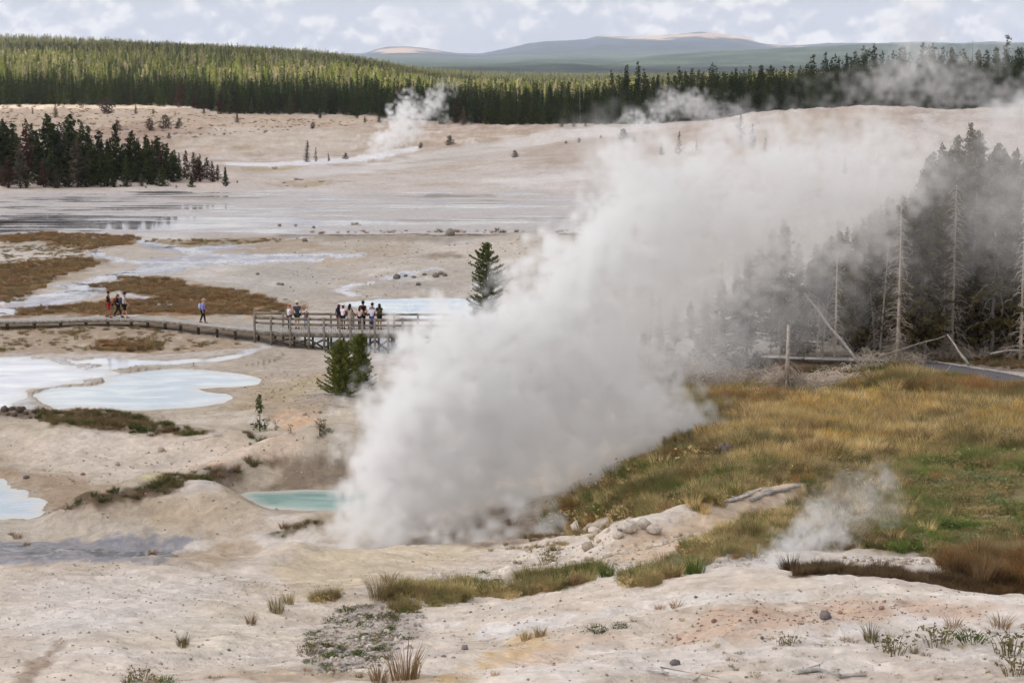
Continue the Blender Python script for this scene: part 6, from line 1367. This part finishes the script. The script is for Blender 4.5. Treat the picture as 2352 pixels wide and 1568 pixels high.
# ------------------------------------------------------------------ steam: density fields turned into volume grids
def fftnoise(shape, L, beta=3.4, seed=0, d=1.0):
    rng = np.random.default_rng(seed); w_ = rng.normal(size=shape).astype(np.float32); f = np.fft.rfftn(w_)
    k = np.sqrt(sum(np.meshgrid(*[np.fft.fftfreq(n)**2 for n in shape[:-1]], np.fft.rfftfreq(shape[-1])**2, indexing='ij', sparse=True)))
    f *= (k + d / L) ** (-beta / 2) ; f.flat[0] = 0; r = np.fft.irfftn(f, s=shape, axes=(0, 1, 2)); return (r / r.std()).astype(np.float32)
def steam(name, puffs, d, dens, label, seed, L=3.0, warp=.45, pad=.6, edge=.45, erode=.35, wisp=0.0, floor=True, aniso=.12):
    """puffs: (u, v, Y, radius in image units, strength[, depth factor])"""
    C = []; Rr = []; D = []; Fz = []
    for p in puffs:
        a, s = ray(p[0], p[1]); C.append((a*p[2], p[2], CAMZ + s*p[2])); Rr.append(p[3]*p[2]/F); D.append(p[4]); Fz.append(p[5] if len(p) > 5 else 1.0)
    C = np.array(C); Rr = np.array(Rr); D = np.array(D); Fz = np.array(Fz)
    lo = (C - Rr[:, None]*np.array([1, 1, 1])*1.25).min(0) - pad; hi = (C + Rr[:, None]*1.25).max(0) + pad
    nx, ny, nz = [int(math.ceil(q/d)) + 1 for q in hi - lo]; hi = lo + (np.array([nx, ny, nz]) - 1) * d
    gx, gy, gz = [lo[i] + np.arange(n) * d for i, n in enumerate((nx, ny, nz))]
    X, Y, Z_ = np.meshgrid(gx, gy, gz, indexing='ij', sparse=True)
    sh = (nx, ny, nz); W = [fftnoise(sh, L, 3.8, seed + i, d) * warp for i in range(3)]; n4 = fftnoise(sh, L * .8, 3.6, seed + 9, d)
    X, Y, Z_ = X + W[0], Y + W[1], Z_ + W[2]
    B = np.zeros(sh, np.float32); Wt = np.zeros(sh, np.float32)
    for c, r, dd, fz in zip(C, Rr, D, Fz):
        rr_ = r * 1.3 + warp * 2.5; i0 = [max(0, int((c[i] - rr_*(1, fz, 1)[i] - lo[i]) / d)) for i in range(3)]; i1 = [min(sh[i], int((c[i] + rr_*(1, fz, 1)[i] - lo[i]) / d) + 2) for i in range(3)]
        sl_ = tuple(slice(i0[i], i1[i]) for i in range(3))
        q = 1 - np.sqrt((X[sl_] - c[0])**2 + ((Y[sl_] - c[1])/fz)**2 + (Z_[sl_] - c[2])**2) / r
        q = np.clip(q + .15, 0, 1); B[sl_] = np.maximum(B[sl_], q); Wt[sl_] = np.maximum(Wt[sl_], dd * np.clip(q * 3, 0, 1))
    dn = B / edge + n4 * erode - wisp; dn = np.clip(dn, 0, 1); dn = np.clip(dn * 1.5 - .12, 0, 1); dn = dn * dn * (3 - 2*dn) * Wt * (1 + .25 * n4.clip(-2, 2)) * (B > 0)
    if floor:
        gX, gY = np.meshgrid(gx, gy, indexing='ij'); H = height(gX, gY); dn *= (gz[None, None, :] > H[..., None] - d)
    m = 2; dn[:m] = 0; dn[-m:] = 0; dn[:, :m] = 0; dn[:, -m:] = 0; dn[..., -m:] = 0
    dn = np.clip(dn, 0, None); dn[dn < .003] = 0
    me = bpy.data.meshes.new(name); me.vertices.add(dn.size); at_ = me.attributes.new('den', 'FLOAT', 'POINT'); at_.data.foreach_set('value', dn.astype(np.float32).ravel())
    o = addobj(name, me); ng = bpy.data.node_groups.new(name, 'GeometryNodeTree')
    ng.interface.new_socket('Geometry', in_out='INPUT', socket_type='NodeSocketGeometry'); ng.interface.new_socket('Geometry', in_out='OUTPUT', socket_type='NodeSocketGeometry')
    N, Lk = ng.nodes, ng.links; gi = N.new('NodeGroupInput'); go = N.new('NodeGroupOutput'); vc = N.new('GeometryNodeVolumeCube')
    vc.inputs['Min'].default_value = lo; vc.inputs['Max'].default_value = hi
    for ax, n_ in zip('XYZ', (nx, ny, nz)): vc.inputs['Resolution ' + ax].default_value = n_
    pos = N.new('GeometryNodeInputPosition')
    def vm(op, a, b_=None, sc=None):
        q = N.new('ShaderNodeVectorMath'); q.operation = op; Lk.new(a, q.inputs[0])
        if b_ is not None: q.inputs[1].default_value = b_
        if sc is not None: q.inputs['Scale'].default_value = sc
        return q.outputs[0]
    ix = vm('FLOOR', vm('ADD', vm('SCALE', vm('SUBTRACT', pos.outputs[0], tuple(lo)), sc=1/d), (.5, .5, .5)))
    sx = N.new('ShaderNodeSeparateXYZ'); Lk.new(ix, sx.inputs[0])
    def im(op, a, b_):
        q = N.new('FunctionNodeIntegerMath'); q.operation = op
        for i, v in enumerate((a, b_)):
            if isinstance(v, int): q.inputs[i].default_value = v
            else: Lk.new(v, q.inputs[i])
        return q.outputs[0]
    index = im('ADD', im('ADD', im('MULTIPLY', sx.outputs[0], ny*nz), im('MULTIPLY', sx.outputs[1], nz)), sx.outputs[2])
    na = N.new('GeometryNodeInputNamedAttribute'); na.data_type = 'FLOAT'; na.inputs[0].default_value = 'den'
    si = N.new('GeometryNodeSampleIndex'); si.data_type = 'FLOAT'; si.domain = 'POINT'; si.clamp = True
    Lk.new(gi.outputs[0], si.inputs['Geometry']); Lk.new(na.outputs[0], si.inputs['Value']); Lk.new(index, si.inputs['Index']); Lk.new(si.outputs[0], vc.inputs['Density'])
    m, nt, bs, out = newmat(name + '_vapour'); nt.nodes.remove(bs); pv = nt.nodes.new('ShaderNodeVolumePrincipled'); nt.links.new(pv.outputs[0], out.inputs['Volume'])
    pv.inputs['Color'].default_value = (.998, .998, 1.0, 1); pv.inputs['Density'].default_value = dens; pv.inputs['Anisotropy'].default_value = aniso
    sm = N.new('GeometryNodeSetMaterial'); sm.inputs['Material'].default_value = m; Lk.new(vc.outputs[0], sm.inputs[0]); Lk.new(sm.outputs[0], go.inputs[0])
    md = o.modifiers.new('grid', 'NODES'); md.node_group = ng; me.materials.append(m)
    tagit(o, label, 'steam', kind='stuff'); print(name, sh, dn.size, time.time() - T0); return o
main = []
def row(v, lst, r, st=1.0):
    for u in lst:
        uu, dd = (u if isinstance(u, tuple) else (u, st)); main.append((uu, v, 72 + max(0, uu - 850) / 1500 * 24, r, dd))
row(1215, [858, 915, 985, (1050, .85), (1120, .45), (1195, .75)], 60)
row(1130, [866, 925, 995, (1080, .85), (1165, .45), (1240, .35)], 78)
row(1035, [872, 945, 1035, 1130, (1230, .85), (1330, .6), (1430, .5), (1530, .45), (1590, .35)], 84)
row(955, [902, 970, 1060, 1170, 1280, 1390, (1470, .9), (1535, .6)], 90)
row(865, [962, 1010, 1110, 1220, 1330, (1420, .9)], 95)
row(780, [1035, 1110, 1180, 1270, 1370, (1450, .6)], 80)
row(700, [1225, 1270, 1370, (1470, .8), (1560, .5)], 82)
row(620, [1300, 1400, 1500, 1600, (1690, .7)], 84)
row(540, [1400, 1500, 1600, 1700, (1780, .5)], 88)
row(460, [1460, 1560, 1670, (1780, .8), (1890, .7), (1990, .5)], 92)
row(390, [(1380, .12), (1480, .35), (1590, .5), 1710, (1820, .8), (1930, .6), (2030, .45), (2110, .25)], 88, .8)
row(330, [(1370, .12), (1650, .2), (1740, .35), (1900, .25), (2010, .3)], 70)
row(560, [(1860, .35), (1930, .4), (2010, .3)], 60)
row(1050, [(1570, .35), (1620, .28)], 64)
row(970, [(1570, .3), (1610, .22)], 66)
row(1100, [(1370, .22), (1470, .2), (1560, .16)], 60)
row(1180, [(1290, .22), (1360, .12)], 55)
row(330, [(2250, .06), (2345, .14)], 100)
row(450, [(2180, .025), (2320, .06)], 130)
row(250, [(2330, .45), (2370, .6)], 60)
main += [(1110,1215,70.5,50,.5),(1180,1225,70.5,45,.8),(1230,1215,71,45,.7),(1090,1245,69.5,30,.6),(1000,1245,69.5,40,1),(900,1245,69.5,45,1),(848,1240,69.5,38,1)]
main += [(u, v, 111, 170, s_) for u, v, s_ in ((1650,740,.05),(1780,660,.035),(1560,830,.055),(1860,640,.02),(2330,520,.02),(2120,560,.008))]
main = [(p[0], p[1], p[2], p[3], p[4] * (.62 if 1420 < p[0] and p[1] < 760 else .8 if p[0] > 1300 else 1)) if p[3] < 150 else p for p in main]
steam('steam', main, .22, 1.9, 'huge white steam plume rising from the vent and drifting to the right', 11, L=3.2, warp=.5, erode=.68, edge=.8, wisp=-.12)
fg = [(1560,1325,42.5,34,.25),(1620,1322,42.5,34,.4),(1680,1316,42.5,36,.6),(1740,1308,42.6,36,.8),(1790,1290,43,42,1),(1830,1268,43.4,42,1),(1870,1240,43.8,42,1),(1830,1225,43.8,36,.7),(1800,1270,43,40,.8),(1915,1220,44,42,.8),(1870,1195,44.2,38,.7),(1940,1190,44.4,40,.5),(1900,1150,44.6,45,.35),(1985,1150,44.8,45,.4),(2000,1115,45,42,.4),(2040,1110,45.2,36,.35),(2040,1170,45,42,.2),(1935,1110,45,40,.2)]
steam('steam', fg, .06, 1.5, 'small steam puff rising from the hollow at the lower right', 31, L=.8, warp=.13, pad=.3, erode=.5, wisp=.08)
farp = [(848,345,336,16,.9),(865,338,336,18,1),(885,330,337,20,1),(905,320,338,22,1),(915,302,338,24,1),(912,282,339,24,1),(910,262,340,20,1),(928,246,340,20,1),(942,240,340,20,1),(955,262,341,22,.8),(950,290,340,22,.8),(975,258,342,18,.5),(990,240,343,18,.5),(1002,222,344,18,.4),(1010,250,344,18,.4),(1018,205,345,16,.25),(1040,205,346,14,.18),(935,315,339,16,.5),(1015,268,344,12,.3)]
steam('steam', farp, .42, .85, 'slim white steam column on the white strip before the forest', 41, L=4, warp=.9, pad=2, erode=.45, wisp=.05)
mp = [(1428,288,392,10,.7),(1450,284,392,13,1),(1475,278,392,16,1),(1492,275,392,14,.8),(1520,255,400,26,.35),(1550,240,400,30,.35),(1590,235,400,30,.35),(1610,255,400,28,.3),(1530,225,402,22,.2),(1640,250,400,26,.2),(1680,262,398,24,.2)]
steam('steam', mp, .5, .55, 'low white steam bank at the left shoulder of the domed slope', 51, L=4.5, warp=1.0, pad=2, erode=.45)
rp = [(1920,225,385,40,.25),(1980,205,385,45,.4),(2050,180,386,50,.55),(2110,160,386,50,.6),(2170,165,386,50,.5),(2100,205,386,50,.5),(2190,205,386,45,.4),(2040,225,385,40,.4),(2240,150,388,45,.3),(2290,140,388,40,.2),(2120,110,387,45,.35),(2090,70,388,45,.28),(2080,30,388,50,.24),(2110,-10,388,55,.22),(2270,230,380,45,.3),(1830,250,386,30,.2)]
steam('steam', rp, .85, .17, 'broad steam cloud hanging before the pines above the domed slope', 61, L=9, warp=2.2, pad=4, erode=.45)
sp3 = [(1072,290,352,12,.5),(1080,280,352,9,.4)]
steam('steam', sp3, .4, .22, 'faint little steam wisp on the slope right of the far column', 71, L=3, warp=.6, pad=1.5)
lf = [(520,1340,47,48,.5),(560,1320,47.5,50,.6),(600,1300,48,46,.5),(500,1365,46.5,40,.4),(640,1270,49,40,.25),(560,1270,50,40,.2)]
steam('steam', lf, .12, .38, 'thin grey steam veil over the tan cone at the left', 81, L=1.2, warp=.25, pad=.4, erode=.5)

# ------------------------------------------------------------------ the air
b = MB(); b.box((0, 8300, 165), (16000, 16800, 380)); hz, nt, bs, out = newmat('air'); nt.nodes.remove(bs)
pv = nt.nodes.new('ShaderNodeVolumePrincipled'); nt.links.new(pv.outputs[0], out.inputs['Volume']); pv.inputs['Color'].default_value = (.74, .81, 1.0, 1); pv.inputs['Density'].default_value = 4.6e-5
tagit(addobj('haze', b.mesh('haze', [hz])), 'pale blue haze filling the distance', 'haze', kind='stuff')
print('total', time.time() - T0)
